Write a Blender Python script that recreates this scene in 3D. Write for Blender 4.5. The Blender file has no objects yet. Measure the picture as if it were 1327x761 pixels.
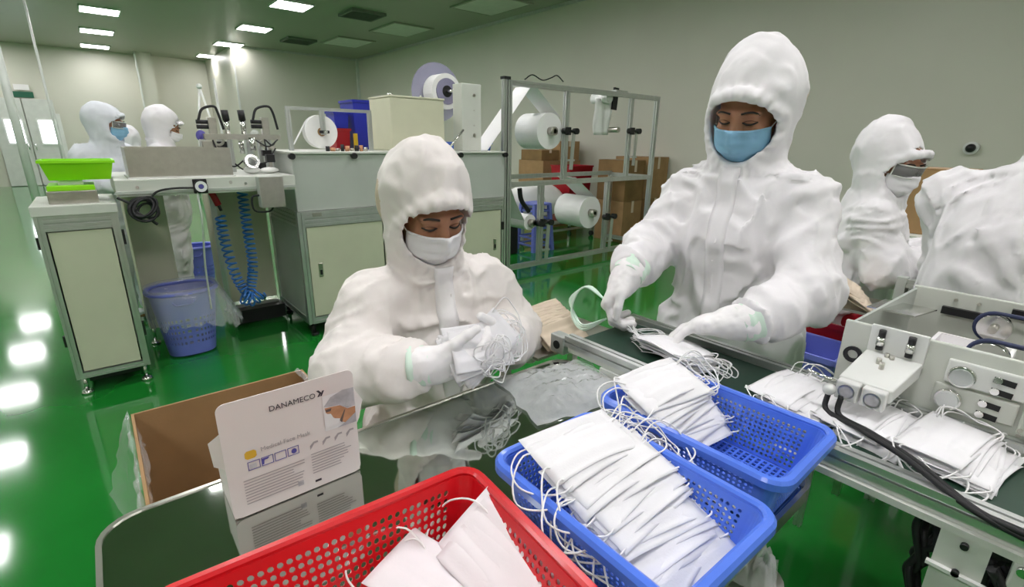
import bpy, bmesh, math, random
import numpy as np
from mathutils import Vector, Matrix
random.seed(7)
SC = bpy.context.scene
COL = SC.collection
# ------------------------------------------------------------------ camera
HC = 1.38
F_PX = 639.0
YAW, PITCH, ROLL = math.radians(50.18), math.radians(17.23), math.radians(0.88)
cf = Vector((math.cos(YAW)*math.cos(PITCH), math.sin(YAW)*math.cos(PITCH), -math.sin(PITCH)))
cr0 = Vector((math.sin(YAW), -math.cos(YAW), 0)); cu0 = cr0.cross(cf)
cr = cr0*math.cos(ROLL)+cu0*math.sin(ROLL); cu = -cr0*math.sin(ROLL)+cu0*math.cos(ROLL)
cam = bpy.data.cameras.new('camera'); co = bpy.data.objects.new('camera', cam); COL.objects.link(co)
cam.sensor_width = 36; cam.lens = 36*F_PX/1327; cam.clip_start = .02; cam.clip_end = 100
co.matrix_world = Matrix(((cr.x, cu.x, -cf.x, 0), (cr.y, cu.y, -cf.y, 0), (cr.z, cu.z, -cf.z, HC), (0, 0, 0, 1)))
SC.camera = co
def at(px, py, z=None, X=None, Y=None):
    d = cf*F_PX + cr*(px-663.5) + cu*(380.5-py)
    t = (z-HC)/d.z if z is not None else (X/d.x if X is not None else Y/d.y)
    return Vector((0, 0, HC)) + d*t
# ------------------------------------------------------------------ world, exposure
w = bpy.data.worlds.new('world'); SC.world = w; w.use_nodes = True
w.node_tree.nodes['Background'].inputs[0].default_value = (.8, .85, .9, 1)
w.node_tree.nodes['Background'].inputs[1].default_value = .3
SC.view_settings.view_transform = 'Standard'; SC.view_settings.look = 'None'
SC.view_settings.exposure = 0.46; SC.view_settings.gamma = 1; SC.view_settings.use_curve_mapping = False
PANEL_LIGHT = 21.0
# ------------------------------------------------------------------ materials
MATS = {}
def mat(name, col, rough=.5, metal=0, var=.06, vscale=6, bump=0, bscale=40, alpha=1, trans=0, coat=0, emit=0, spec=.5, sss=0, stretch=(1, 1, 1), ior=1.45, rvar=0, sheen=0):
    if name in MATS: return MATS[name]
    m = bpy.data.materials.new(name); m.use_nodes = True; MATS[name] = m
    nt = m.node_tree; N = nt.nodes; L = nt.links; b = N['Principled BSDF']
    b.inputs['Roughness'].default_value = rough; b.inputs['Metallic'].default_value = metal
    b.inputs['IOR'].default_value = ior
    b.inputs['Specular IOR Level'].default_value = spec
    if trans: b.inputs['Transmission Weight'].default_value = trans
    if alpha < 1: b.inputs['Alpha'].default_value = alpha
    if coat: b.inputs['Coat Weight'].default_value = coat; b.inputs['Coat Roughness'].default_value = .08
    if sheen: b.inputs['Sheen Weight'].default_value = sheen
    if sss:
        b.inputs['Subsurface Weight'].default_value = sss; b.inputs['Subsurface Radius'].default_value = (1, .4, .25); b.inputs['Subsurface Scale'].default_value = .01
    if emit:
        b.inputs['Emission Color'].default_value = (*col, 1); b.inputs['Emission Strength'].default_value = emit
    tc = N.new('ShaderNodeTexCoord'); mp = N.new('ShaderNodeMapping'); mp.inputs['Scale'].default_value = stretch
    L.new(tc.outputs['Object'], mp.inputs['Vector'])
    n = N.new('ShaderNodeTexNoise'); n.inputs['Scale'].default_value = vscale; n.inputs['Detail'].default_value = 4
    L.new(mp.outputs[0], n.inputs['Vector'])
    r = N.new('ShaderNodeValToRGB'); r.color_ramp.elements[0].position = .3; r.color_ramp.elements[1].position = .7
    r.color_ramp.elements[0].color = (*[max(0, c*(1-var)) for c in col], 1)
    r.color_ramp.elements[1].color = (*[min(1, c*(1+var)) for c in col], 1)
    L.new(n.outputs[0], r.inputs[0]); L.new(r.outputs[0], b.inputs['Base Color'])
    if rvar:
        mr = N.new('ShaderNodeMapRange'); mr.inputs[3].default_value = max(.02, rough-rvar); mr.inputs[4].default_value = rough+rvar
        L.new(n.outputs[0], mr.inputs[0]); L.new(mr.outputs[0], b.inputs['Roughness'])
    if bump:
        n2 = N.new('ShaderNodeTexNoise'); n2.inputs['Scale'].default_value = bscale; n2.inputs['Detail'].default_value = 6
        L.new(mp.outputs[0], n2.inputs['Vector'])
        bp = N.new('ShaderNodeBump'); bp.inputs['Strength'].default_value = bump; bp.inputs['Distance'].default_value = .01
        L.new(n2.outputs[0], bp.inputs['Height']); L.new(bp.outputs[0], b.inputs['Normal'])
    return m
mat('floor', (.010, .185, .022), rough=.09, var=.14, vscale=1.3, bump=.018, bscale=2.2, coat=.3, rvar=.04)
mat('wall', (.63, .62, .535), rough=.42, var=.03, vscale=.8)
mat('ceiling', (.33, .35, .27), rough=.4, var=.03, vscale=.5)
mat('trim', (.75, .76, .73), rough=.3)
mat('door', (.62, .64, .60), rough=.35)
mat('lamp', (1.0, .965, .985), emit=PANEL_LIGHT, var=0)
mat('daylight', (.93, .96, 1.0), emit=5, var=0)
mat('panel_off', (.62, .65, .58), rough=.35)
mat('vent', (.16, .19, .15), rough=.6)
mat('white_frame', (.75, .75, .73), rough=.4)
mat('alu', (.62, .64, .62), rough=.34, metal=.85, var=.05, vscale=20, stretch=(1, 1, .2))
mat('alu_dark', (.10, .11, .10), rough=.6)
mat('steel', (.55, .53, .48), rough=.28, metal=1, var=.06, vscale=30, stretch=(1, .1, 1), bump=.03, bscale=90)
mat('chrome', (.72, .72, .70), rough=.15, metal=1)
mat('paint_grey', (.47, .50, .46), rough=.42, var=.03)
mat('paint_beige', (.56, .58, .43), rough=.45, var=.03)
mat('paint_cream', (.62, .62, .46), rough=.45, var=.03)
mat('paint_light', (.62, .64, .58), rough=.4, var=.03)
mat('black', (.012, .012, .013), rough=.45)
mat('black_rubber', (.015, .015, .016), rough=.6)
mat('lime', (.30, .78, .01), rough=.35, var=.04)
mat('blue_bin', (.17, .21, .66), rough=.4, var=.06)
mat('blue_crate', (.02, .03, .38), rough=.35)
mat('blue_hose', (.03, .16, .50), rough=.3)
mat('red_plastic', (.62, .006, .012), rough=.3, var=.06, coat=.2)
mat('red_dark', (.34, .006, .015), rough=.4)
mat('blue_basket', (.085, .20, .80), rough=.32, var=.05, coat=.2)
mat('cardboard', (.36, .22, .10), rough=.8, var=.1, vscale=9, bump=.05, bscale=120)
mat('cardboard_dark', (.25, .15, .06), rough=.85, var=.12, vscale=7)
mat('roll_white', (.86, .86, .84), rough=.7, var=.02, bump=.03, bscale=150)
mat('purple_disc', (.42, .40, .58), rough=.2, alpha=.5, var=.05)
mat('pu_belt', (.02, .055, .035), rough=.42, var=.12, vscale=12)
mat('tabletop', (.50, .54, .49), rough=.045, metal=1, var=.05, bump=.004, bscale=5)
mat('card_white', (.80, .74, .71), rough=.5, var=.02)
mat('ink', (.05, .04, .05), rough=.6, var=0)
mat('ink_light', (.42, .38, .38), rough=.6, var=0)
mat('ink_blue', (.10, .09, .35), rough=.6, var=0)
mat('ink_yellow', (.75, .45, .04), rough=.6, var=0)
mat('ink_white', (.85, .83, .83), rough=.5, var=0)
mat('print_skin', (.55, .27, .14), rough=.5, var=.2, vscale=50)
mat('print_grey', (.50, .48, .50), rough=.5, var=.2, vscale=60)
mat('print_dark', (.14, .10, .09), rough=.5)
mat('mask_white', (.82, .81, .825), rough=.75, var=.015, vscale=30, bump=.05, bscale=350)
mat('mask_pink', (.82, .77, .79), rough=.75, var=.015, vscale=30, bump=.05, bscale=350)
mat('loop_white', (.88, .87, .87), rough=.7)
mat('mask_blue', (.24, .47, .66), rough=.7, var=.05, vscale=14, bump=.06, bscale=250)
mat('suit', (.81, .79, .805), rough=.62, var=.025, vscale=9, bump=.10, bscale=22, spec=.3)
mat('suit_warm', (.80, .755, .725), rough=.62, var=.03, vscale=9, bump=.10, bscale=22, spec=.3)
mat('suit_cool', (.70, .73, .77), rough=.62, var=.03, vscale=9, bump=.10, bscale=22, spec=.3)
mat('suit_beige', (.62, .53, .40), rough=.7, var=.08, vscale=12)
mat('skin', (.42, .20, .115), rough=.5, var=.07, vscale=14, sss=.12)
mat('lid', (.20, .09, .055), rough=.6)
mat('belt_navy', (.03, .04, .10), rough=.5)
mat('hair', (.02, .014, .011), rough=.5)
mat('glove', (.88, .86, .86), rough=.55, var=.02, bump=.12, bscale=45)
mat('glove_cuff', (.70, .86, .74), rough=.55, var=.05)
mat('beige_stack', (.68, .57, .44), rough=.7, var=.06)
mat('film', (.92, .94, .95), rough=.08, alpha=.26, var=.02, bump=.6, bscale=16, spec=1.0)
mat('film_dense', (.90, .92, .93), rough=.07, alpha=.40, var=.04, bump=.8, bscale=26, spec=1.0)
mat('goggle', (.25, .25, .25), rough=.1, alpha=.6)
mat('red_button', (.7, .02, .04), rough=.3)
mat('yellow', (.75, .5, .03), rough=.5)
mat('dial', (.85, .86, .85), rough=.3)
mat('green_sign', (.02, .12, .07), rough=.5)
for nm in ('suit', 'suit_warm', 'suit_cool'):
    nt = MATS[nm].node_tree; bp = [n for n in nt.nodes if n.type == 'BUMP'][0]; tc_ = [n for n in nt.nodes if n.type == 'MAPPING'][0]
    rn = nt.nodes.new('ShaderNodeTexNoise'); rn.noise_type = 'RIDGED_MULTIFRACTAL'; rn.inputs['Scale'].default_value = 9; rn.inputs['Detail'].default_value = 4; rn.inputs['Distortion'].default_value = .6
    nt.links.new(tc_.outputs[0], rn.inputs['Vector']); b2 = nt.nodes.new('ShaderNodeBump'); b2.inputs['Strength'].default_value = .75; b2.inputs['Distance'].default_value = .012
    nt.links.new(rn.outputs[0], b2.inputs['Height']); nt.links.new(bp.outputs[0], b2.inputs['Normal']); nt.links.new(b2.outputs[0], nt.nodes['Principled BSDF'].inputs['Normal'])
# ------------------------------------------------------------------ mesh helpers
def wloc(o):
    v = Vector((0, 0, 0))
    while o is not None: v += o.location; o = o.parent
    return v
def tag(o, label=None, cat=None, group=None, kind=None):
    if label: o['label'] = label
    if cat: o['category'] = cat
    if group: o['group'] = group
    if kind: o['kind'] = kind
    return o
def thing(name, loc, label, cat, group=None, rz=0):
    o = bpy.data.objects.new(name, None); COL.objects.link(o); o.location = loc; o.rotation_euler = (0, 0, rz); o.empty_display_size = .1
    return tag(o, label, cat, group)
def link(name, me, m=None, parent=None, loc=(0, 0, 0)):
    o = bpy.data.objects.new(name, me); COL.objects.link(o)
    if m is not None and not me.materials: me.materials.append(MATS[m] if isinstance(m, str) else m)
    if parent is not None: o.parent = parent
    o.location = loc
    return o
def frame_of(d, up=Vector((0, 0, 1))):
    d = Vector(d).normalized()
    if abs(d.dot(up)) > .99: up = Vector((1, 0, 0))
    a = d.cross(up).normalized(); b = a.cross(d).normalized()
    return a, b
class MB:
    def __init__(s): s.v = []; s.f = []; s.sm = []
    def add(s, vs, fs, smooth=False):
        n = len(s.v); s.v += [tuple(v) for v in vs]; s.f += [tuple(i+n for i in f) for f in fs]; s.sm += [smooth]*len(fs); return s
    def box(s, x0, x1, y0, y1, z0, z1):
        return s.add([(x, y, z) for z in (z0, z1) for y in (y0, y1) for x in (x0, x1)],
                     [(0, 2, 3, 1), (4, 5, 7, 6), (0, 1, 5, 4), (2, 6, 7, 3), (0, 4, 6, 2), (1, 3, 7, 5)])
    def hexa(s, c8):
        return s.add(c8, [(0, 2, 3, 1), (4, 5, 7, 6), (0, 1, 5, 4), (2, 6, 7, 3), (0, 4, 6, 2), (1, 3, 7, 5)])
    def bar(s, p, q, w, h=None, up=Vector((0, 0, 1))):
        h = h or w; p = Vector(p); q = Vector(q); a, b = frame_of(q-p, up)
        c = [e+a*(sx*w/2)+b*(sy*h/2) for e in (p, q) for sy in (-1, 1) for sx in (-1, 1)]
        return s.add(c, [(0, 1, 3, 2), (4, 6, 7, 5), (0, 4, 5, 1), (2, 3, 7, 6), (0, 2, 6, 4), (1, 5, 7, 3)])
    def tube(s, path, r, n=8, closed=False, caps=True):
        P = [Vector(p) for p in path]; m = len(P); rs = r if isinstance(r, (list, tuple)) else [r]*m
        vs = []; fs = []; a = None
        for i, p in enumerate(P):
            d = (P[(i+1) % m]-P[i-1]) if closed else (P[min(i+1, m-1)]-P[max(i-1, 0)])
            if d.length < 1e-9: d = Vector((0, 0, 1))
            d.normalize()
            if a is None: a, b = frame_of(d)
            else:
                a = (a-d*a.dot(d))
                a = a.normalized() if a.length > 1e-6 else frame_of(d)[0]
                b = a.cross(d).normalized()*1
            for k in range(n):
                t = 2*math.pi*k/n; vs.append(p+(a*math.cos(t)+b*math.sin(t))*rs[i])
        for i in range(m if closed else m-1):
            j = (i+1) % m
            for k in range(n):
                fs.append((i*n+k, i*n+(k+1) % n, j*n+(k+1) % n, j*n+k))
        s.add(vs, fs, True)
        if caps and not closed:
            N0 = len(s.v)-len(vs)
            s.f.append(tuple(N0+k for k in range(n))[::-1]); s.f.append(tuple(N0+(m-1)*n+k for k in range(n))); s.sm += [False, False]
        return s
    def cyl(s, p, q, r, n=20, r2=None): return s.tube([p, q], [r, r if r2 is None else r2], n)
    def ring(s, c, d, ro, ri, th, n=32):
        d = Vector(d).normalized(); a, b = frame_of(d); c = Vector(c); vs = []; fs = []
        for k in range(n):
            t = 2*math.pi*k/n; e = a*math.cos(t)+b*math.sin(t)
            vs += [c+e*ri-d*th/2, c+e*ro-d*th/2, c+e*ro+d*th/2, c+e*ri+d*th/2]
        for k in range(n):
            j = (k+1) % n
            for q in range(4): fs.append((k*4+q, k*4+(q+1) % 4, j*4+(q+1) % 4, j*4+q))
        return s.add(vs, fs)
    def ball(s, c, r, nu=12, nv=8):
        c = Vector(c); r = Vector(r) if hasattr(r, '__len__') else Vector((r, r, r)); vs = []; fs = []
        for i in range(nv+1):
            ph = math.pi*i/nv
            for k in range(nu):
                t = 2*math.pi*k/nu; vs.append(c+Vector((r.x*math.sin(ph)*math.cos(t), r.y*math.sin(ph)*math.sin(t), r.z*math.cos(ph))))
        for i in range(nv):
            for k in range(nu): fs.append((i*nu+k, (i+1)*nu+k, (i+1)*nu+(k+1) % nu, i*nu+(k+1) % nu))
        return s.add(vs, fs, True)
    def mesh(s, name, off=Vector((0, 0, 0))):
        me = bpy.data.meshes.new(name)
        me.from_pydata([(v[0]-off[0], v[1]-off[1], v[2]-off[2]) for v in s.v], [], s.f)
        me.polygons.foreach_set('use_smooth', s.sm); me.update()
        return me
    def build(s, name, m, parent=None, bevel=0, solid=0, fix=True):
        """one mesh object in world coordinates; under a parent the vertices are taken relative to it"""
        if parent is not None: off = wloc(parent)
        else:
            A = np.array(s.v); lo, hi = A.min(0), A.max(0); off = Vector(((lo[0]+hi[0])/2, (lo[1]+hi[1])/2, lo[2]))
        me = s.mesh(name, off)
        if fix:
            bm = bmesh.new(); bm.from_mesh(me); bmesh.ops.recalc_face_normals(bm, faces=bm.faces); bm.to_mesh(me); bm.free()
        o = link(name, me, m, parent, (0, 0, 0) if parent is not None else off)
        if solid:
            k = o.modifiers.new('solid', 'SOLIDIFY'); k.thickness = solid; k.offset = 0
        if bevel:
            k = o.modifiers.new('bevel', 'BEVEL'); k.width = bevel; k.segments = 2; k.limit_method = 'ANGLE'
        return o
def B(x0, x1, y0, y1, z0, z1): return MB().box(x0, x1, y0, y1, z0, z1)
def arc_pts(pts, n=24):
    """Catmull-Rom through the points"""
    P = [Vector(p) for p in pts]; P = [P[0]*2-P[1]]+P+[P[-1]*2-P[-2]]; out = []
    seg = len(P)-3
    for i in range(seg):
        a, b, c, d = P[i:i+4]; k = max(2, n//seg)
        for j in range(k+(1 if i == seg-1 else 0)):
            t = j/k
            out.append(.5*((2*b)+(c-a)*t+(2*a-5*b+4*c-d)*t*t+(3*b-a-3*c+d)*t**3))
    return out
def struct(o): o['kind'] = 'structure'; return o
# ================================================================== the room
ZC = 3.6
struct(B(-4.5, 6.6, -4, 19, -.1, 0).build('floor', 'floor'))
struct(B(-4.5, 6.6, -4, 19, ZC, ZC+.1).build('ceiling', 'ceiling'))
struct(B(6.6, 6.7, -4, 15.2, 0, ZC).build('wall_right', 'wall'))
struct(B(3.3, 6.7, 15.2, 15.3, 0, ZC).build('wall_back_right', 'wall'))
struct(B(3.3, 3.4, 15.3, 19, 0, ZC).build('wall_recess', 'wall'))
struct(B(-4.5, 3.4, 19, 19.1, 0, ZC).build('wall_back', 'wall'))
struct(B(-4.6, -4.5, -4, 19, 0, ZC).build('wall_left', 'wall'))
struct(B(-4.5, 6.6, -4.1, -4, 0, ZC).build('wall_front', 'wall'))
struct(B(1.5, 1.86, 18.4, 19, 0, ZC).build('trim_1', 'wall'))
struct(B(3.26, 3.30, 15.16, 15.2, 0, ZC).build('trim_2', 'trim'))
struct(B(6.53, 6.6, 15.13, 15.2, 0, ZC).build('trim_3', 'trim'))
struct(B(1.46, 1.5, 18.36, 18.4, 0, ZC).build('trim_4', 'trim'))
struct(B(6.57, 6.6, -4, 15.13, ZC-.05, ZC).build('trim_5', 'alu'))
struct(B(3.3, 6.53, 15.16, 15.2, ZC-.05, ZC).build('trim_6', 'alu'))
struct(B(-.50, -.42, 18.94, 19, 0, 1.9).build('trim_7', 'trim'))
# double door with two bright panes
for i, (x0, x1) in enumerate(((-1.75, -1.13), (-1.11, -.50))):
    d = struct(B(x0, x1, 18.93, 18.98, .01, 2.25).build('door_%d' % (i+1), 'door', bevel=.008))
    c = (x0+x1)/2+(.08 if i else .06)
    B(c-.20, c+.20, 18.915, 18.93, 1.08, 1.76).build('window_frame', 'trim', d)
    B(c-.16, c+.16, 18.905, 18.915, 1.13, 1.71).build('window_pane', 'daylight', d)
    hx = x1-.06 if i == 0 else x0+.06
    MB().tube([(hx, 18.92, .95), (hx, 18.87, .96), (hx, 18.87, 1.1), (hx, 18.92, 1.11)], .012, 8).build('door_handle', 'chrome', d)
# exit sign over the doors
s = thing('wall_sign', (-1.05, 18.97, 2.30), 'small dark green sign with white strip on the back wall above doors', 'sign')
B(-1.25, -.85, 18.95, 19, 2.28, 2.42).build('sign_plate', 'green_sign', s)
B(-1.20, -.90, 18.94, 18.95, 2.46, 2.60).build('sign_strip', 'ink_white', s)
# ceiling lights
LY = [(.63, .35), (3.2, 0), (-1.94, .35)]
for (lx, dy) in LY:
    for k in range(9):
        y = -2.75+2.55*k+dy
        if y > 18.6: continue
        seen = (lx > 0 and ((lx < 1 and y > 12) or (lx > 1 and y > 9)))
        t = thing('ceiling_light', (lx, y, ZC), ('lit square ceiling panel light over the aisle towards the doors' if lx < 1 else 'lit square ceiling panel light above the machine line') if seen else 'lit square ceiling panel light over the packing workers', 'ceiling light', 'lit ceiling panels')
        fr = MB()
        for a in ((-.31, .31, -.31, -.285), (-.31, .31, .285, .31), (-.31, -.285, -.285, .285), (.285, .31, -.285, .285)):
            fr.box(lx+a[0], lx+a[1], y+a[2], y+a[3], ZC-.03, ZC-.001)
        fr.build('frame', 'white_frame', t)
        B(lx-.285, lx+.285, y-.285, y+.285, ZC-.024, ZC-.004).build('diffuser', 'lamp', t)
for i, (x, y) in enumerate(((5.58, 10.5), (5.3, 12.7), (5.77, 7.6))):
    t = thing('ceiling_panel', (x, y, ZC), ['unlit pale ceiling panel beside the right wall, between the vents', 'unlit pale ceiling panel near the far wall corner', 'unlit pale ceiling panel along the right wall above the roll frame'][i], 'ceiling panel')
    B(x-.42, x+.42, y-.55, y+.55, ZC-.02, ZC-.001).build('panel', 'panel_off', t)
    fr = MB()
    for a in ((-.46, .46, -.59, -.55), (-.46, .46, .55, .59), (-.46, -.42, -.55, .55), (.42, .46, -.55, .55)):
        fr.box(x+a[0], x+a[1], y+a[2], y+a[3], ZC-.028, ZC-.001)
    fr.build('frame', 'ceiling', t)
for i, (x, y) in enumerate(((4.39, 9.75), (4.34, 13.3))):
    t = thing('ceiling_vent', (x, y, ZC), ['dark grey slatted ceiling vent, nearer one along the lit panels', 'dark grey slatted ceiling vent close to the far wall'][i], 'vent', 'ceiling vents')
    B(x-.3, x+.3, y-.3, y+.3, ZC-.012, ZC-.001).build('backing', 'black', t)
    for k in range(9):
        yy = y-.27+k*.0675
        MB().hexa([(xx, yy+dy2+(.02 if zz > 0 else 0), ZC-.045+zz) for zz in (0, .03) for dy2 in (-.006, .012) for xx in (x-.29, x+.29)]).build('slat', 'vent', t)
    fr = MB()
    for a in ((-.33, .33, -.33, -.3), (-.33, .33, .3, .33), (-.33, -.3, -.3, .3), (.3, .33, -.3, .3)):
        fr.box(x+a[0], x+a[1], y+a[2], y+a[3], ZC-.05, ZC-.001)
    fr.build('frame', 'vent', t)
# wall camera on the right wall, service pole in the aisle
p = at(1258, 192, X=6.55)
t = thing('wall_sensor', (6.6, p.y, p.z-.05), 'small dark round sensor fixed on the right wall', 'sensor')
MB().cyl((6.59, p.y, p.z), (6.55, p.y, p.z), .06).build('base', 'trim', t)
MB().ball((6.54, p.y, p.z), .04).build('dome', 'black', t)
for (px, Yp, r_, zt_, lab_) in ((14, 9.0, .045, ZC, 'white floor-to-ceiling pipe at the aisle edge near the double door'), (64, 9.6, .014, ZC, 'very thin white floor-to-ceiling conduit beside the wider aisle pipe'), (282, 14.5, .03, 2.7, 'thin white upright pipe standing in front of the recess')):
    q = at(px, 135, Y=Yp)
    t = thing('pole', (q.x, q.y, 0), lab_, 'pole')
    MB().cyl((q.x, q.y, 0), (q.x, q.y, zt_), r_).build('pipe', 'trim', t)
    MB().cyl((q.x, q.y, 0), (q.x, q.y, .03), max(.05, r_*2.5)).build('base_plate', 'trim', t)
# ladder-like white A stand
t = thing('folding_stand', (2.55, 13.5, 0), 'thin white A-shaped stand far behind the mask machine', 'stand')
apex = at(258, 112, Y=13.5)
for dx in (-.35, .45):
    MB().tube([(apex.x+dx, 13.5, 0), (apex.x, 13.5, apex.z)], .022, 8).build('leg', 'trim', t)
MB().ball(apex, .06).build('joint', 'trim', t)
MB().bar((apex.x-.28, 13.5, .55), (apex.x+.36, 13.5, .55), .03).build('cross_bar', 'trim', t)
# ================================================================== machine line
def prof(p, q, w=.04, g=.2):
    """grooved aluminium extrusion from p to q"""
    p = Vector(p); q = Vector(q); a, b = frame_of(q-p); h = w/2; s = w*g/2; dpt = w*.22; sec = []
    for k in range(4):
        c, n = math.cos(k*math.pi/2), math.sin(k*math.pi/2)
        for (u, v) in ((h, -h), (h, -s), (h-dpt, -s), (h-dpt, s), (h, s)):
            sec.append((u*c-v*n, u*n+v*c))
    m = MB(); N = len(sec)
    vs = [e+a*u+b*v for e in (p, q) for (u, v) in sec]
    m.add(vs, [(i, (i+1) % N, N+(i+1) % N, N+i) for i in range(N)]+[tuple(range(N))[::-1], tuple(range(N, 2*N))])
    return m
def foot(x, y, z, root, caster=False):
    m = MB(); m.cyl((x, y, 0), (x, y, .02), .03, 16, .022); m.cyl((x, y, .02), (x, y, z), .009, 8)
    if caster:
        m.cyl((x-.014, y+.05, .035), (x+.014, y+.05, .035), .035, 18)
    m.build('foot', 'chrome' if not caster else 'black', root)
def extr_cabinet(root, x0, x1, y0, y1, z0, z1, pm, w=.04, doors=1, midz=None, side=True):
    for x in (x0+w/2, x1-w/2):
        for y in (y0+w/2, y1-w/2): prof((x, y, z0), (x, y, z1), w).build('post', 'alu', root)
    for z in ([z0+w/2, z1-w/2] + ([midz] if midz else [])):
        for y in (y0+w/2, y1-w/2): prof((x0+w, y, z), (x1-w, y, z), w).build('rail', 'alu', root)
        for x in (x0+w/2, x1-w/2): prof((x, y0+w, z), (x, y1-w, z), w).build('rail', 'alu', root)
    zt = (midz-w/2) if midz else z1-w
    for i in range(doors):
        a = x0+w+.006+(x1-x0-2*w)*i/doors; b = x0+w-.006+(x1-x0-2*w)*(i+1)/doors
        d = B(a, b, y0+.006, y0+.02, z0+w+.006, zt-.006).build('door', pm, root, bevel=.003)
        if doors > 1:
            hx = a+.07 if i == 0 else b-.07
            hz = (z0+zt)/2+.04
            B(hx-.016, hx+.016, y0, y0+.008, hz-.05, hz+.05).build('latch', 'steel', d, bevel=.004)
            B(hx-.008, hx+.008, y0-.003, y0, hz-.035, hz+.0).build('latch_grip', 'black', d)
    if midz:
        B(x0+w, x1-w, y0+.008, y0+.02, midz+w/2, z1-w).build('strip_panel', 'paint_grey', root)
    if side:
        for x in (x0+.008, x1-.02): B(x, x+.012, y0+w, y1-w, z0+w, z1-w).build('side_panel', 'paint_grey', root)
    B(x0+w, x1-w, y1-.02, y1-.008, z0+w, z1-w).build('back_panel', 'paint_grey', root)
# ---------- small feed cabinet with lime tray
c1 = thing('feed_cabinet', (-.10, 3.65, 0), 'narrow aluminium framed cabinet with pale beige front panel under the lime tray', 'cabinet')
x0, x1, y0, y1 = -.268, .062, 3.36, 3.92
extr_cabinet(c1, x0, x1, y0, y1, .10, .985, 'paint_beige', .032, 1, midz=.925)
B(x0-.006, x1+.006, y0-.006, y1, .985, 1.035).build('top_plate', 'paint_light', c1, bevel=.004)
B(x0+.05, x1-.05, y0+.05, y1-.05, .06, .10).build('base_tray', 'black', c1)
for x in (x0+.03, x1-.03):
    for y in (y0+.03, y1-.03): foot(x, y, .1, c1)
for z in (.85, .32): MB().box(x1, x1+.012, y0+.01, y0+.035, z-.04, z+.04).build('hinge', 'black', c1); B(x0-.012, x0, y0+.02, y0+.04, z-.03, z+.03).build('hinge', 'black', c1)
t = thing('scale_box', (-.10, 3.55, 1.035), 'dull steel box carrying the lime tray on the feed cabinet', 'box')
B(-.20, .0, 3.43, 3.70, 1.035, 1.10).build('body', 'steel', t, bevel=.004)
B(-.195, -.005, 3.435, 3.695, 1.10, 1.125).build('top_pad', 'lime', t, bevel=.003)
B(-.15, -.05, 3.5, 3.6, 1.125, 1.15).build('riser', 'trim', t)
# lime tray: open flared shell
def flared_tray(root, cx, cy, z0, z1, bx, by, tx, ty, m, th=.006):
    mb = MB(); r = []
    for (zz, hx, hy) in ((z0, bx, by), (z1, tx, ty)):
        r.append([(cx+sx*hx, cy+sy*hy, zz) for sx, sy in ((-1, -1), (1, -1), (1, 1), (-1, 1))])
    ri = [[(cx+(p[0]-cx)*(1-th/abs(p[0]-cx)), cy+(p[1]-cy)*(1-th/abs(p[1]-cy)), p[2]+(th if i == 0 else 0)) for p in r[i]] for i in range(2)]
    vs = r[0]+r[1]+ri[0]+ri[1]
    fs = [(3, 2, 1, 0), (8, 9, 10, 11)]
    for k in range(4):
        j = (k+1) % 4; fs += [(k, j, 4+j, 4+k), (12+k, 12+j, 8+j, 8+k), (4+k, 4+j, 12+j, 12+k)]
    mb.add(vs, fs); return mb.build('shell', m, root, bevel=.004)
t = thing('parts_tray', (-.055, 3.58, 1.15), 'bright lime green plastic tray on top of the feed cabinet', 'tray')
flared_tray(t, -.055, 3.58, 1.15, 1.245, .125, .10, .148, .125, 'lime')
mb = MB()
for a in ((-.21, .10, 3.447, 3.459), (-.21, .10, 3.701, 3.713), (-.21, -.199, 3.459, 3.701), (.089, .10, 3.459, 3.701)): mb.box(*a, 1.236, 1.25)
mb.build('rim', 'lime', t)
# ---------- machine bed with mask-body welding mechanism
bed = thing('mask_machine_bed', (.45, 3.8, 0), 'long pale machine bed between the feed cabinet and the large cabinet', 'machine')
B(.075, .99, 3.37, 4.15, 1.06, 1.15).build('bed_beam', 'paint_light', bed, bevel=.004)
B(.068, .985, 3.36, 3.37, 1.075, 1.09).build('edge_strip', 'paint_grey', bed)
B(.11, .325, 3.96, 4.4, .12, 1.06).build('support_cabinet', 'paint_cream', bed, bevel=.005)
B(.62, .98, 4.16, 4.5, .15, 1.06).build('rear_cabinet', 'paint_cream', bed, bevel=.005)
prof((.62, 4.1, .1), (.62, 4.1, 1.06), .035).build('post', 'alu', bed)
prof((.62, 4.1, .12), (.97, 4.1, .12), .035).build('rail', 'alu', bed)
B(.64, .99, 4.0, 4.14, .02, .12).build('base_shoe', 'black', bed)
for (x, z) in ((.17, 1.11), (.62, 1.12), (.70, 1.11)): MB().cyl((x, 3.372, z), (x, 3.364, z), .008, 10).build('bolt', 'chrome', bed)
for (x, y) in ((.13, 4.0), (.30, 4.36), (.66, 4.46), (.95, 4.46)): foot(x, y, .16, bed)
B(.98, .996, 4.3, 4.32, .7, .78).build('hinge', 'black', bed)
# hopper box of brushed steel
t = thing('steel_hopper', (.42, 3.6, 1.15), 'wide brushed steel guard box standing on the machine bed', 'guard box')
mb = MB()
mb.box(.15, .655, 3.44, 3.446, 1.155, 1.315).build('front_plate', 'steel', t)
B(.15, .655, 3.76, 3.766, 1.155, 1.315).build('back_plate', 'steel', t)
B(.15, .156, 3.446, 3.76, 1.155, 1.315).build('side_plate', 'steel', t); B(.649, .655, 3.446, 3.76, 1.155, 1.315).build('side_plate', 'steel', t)
B(.14, .665, 3.425, 3.775, 1.15, 1.157).build('base_flange', 'trim', t)
B(.15, .655, 3.446, 3.76, 1.295, 1.30).build('lid', 'steel', t)
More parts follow.
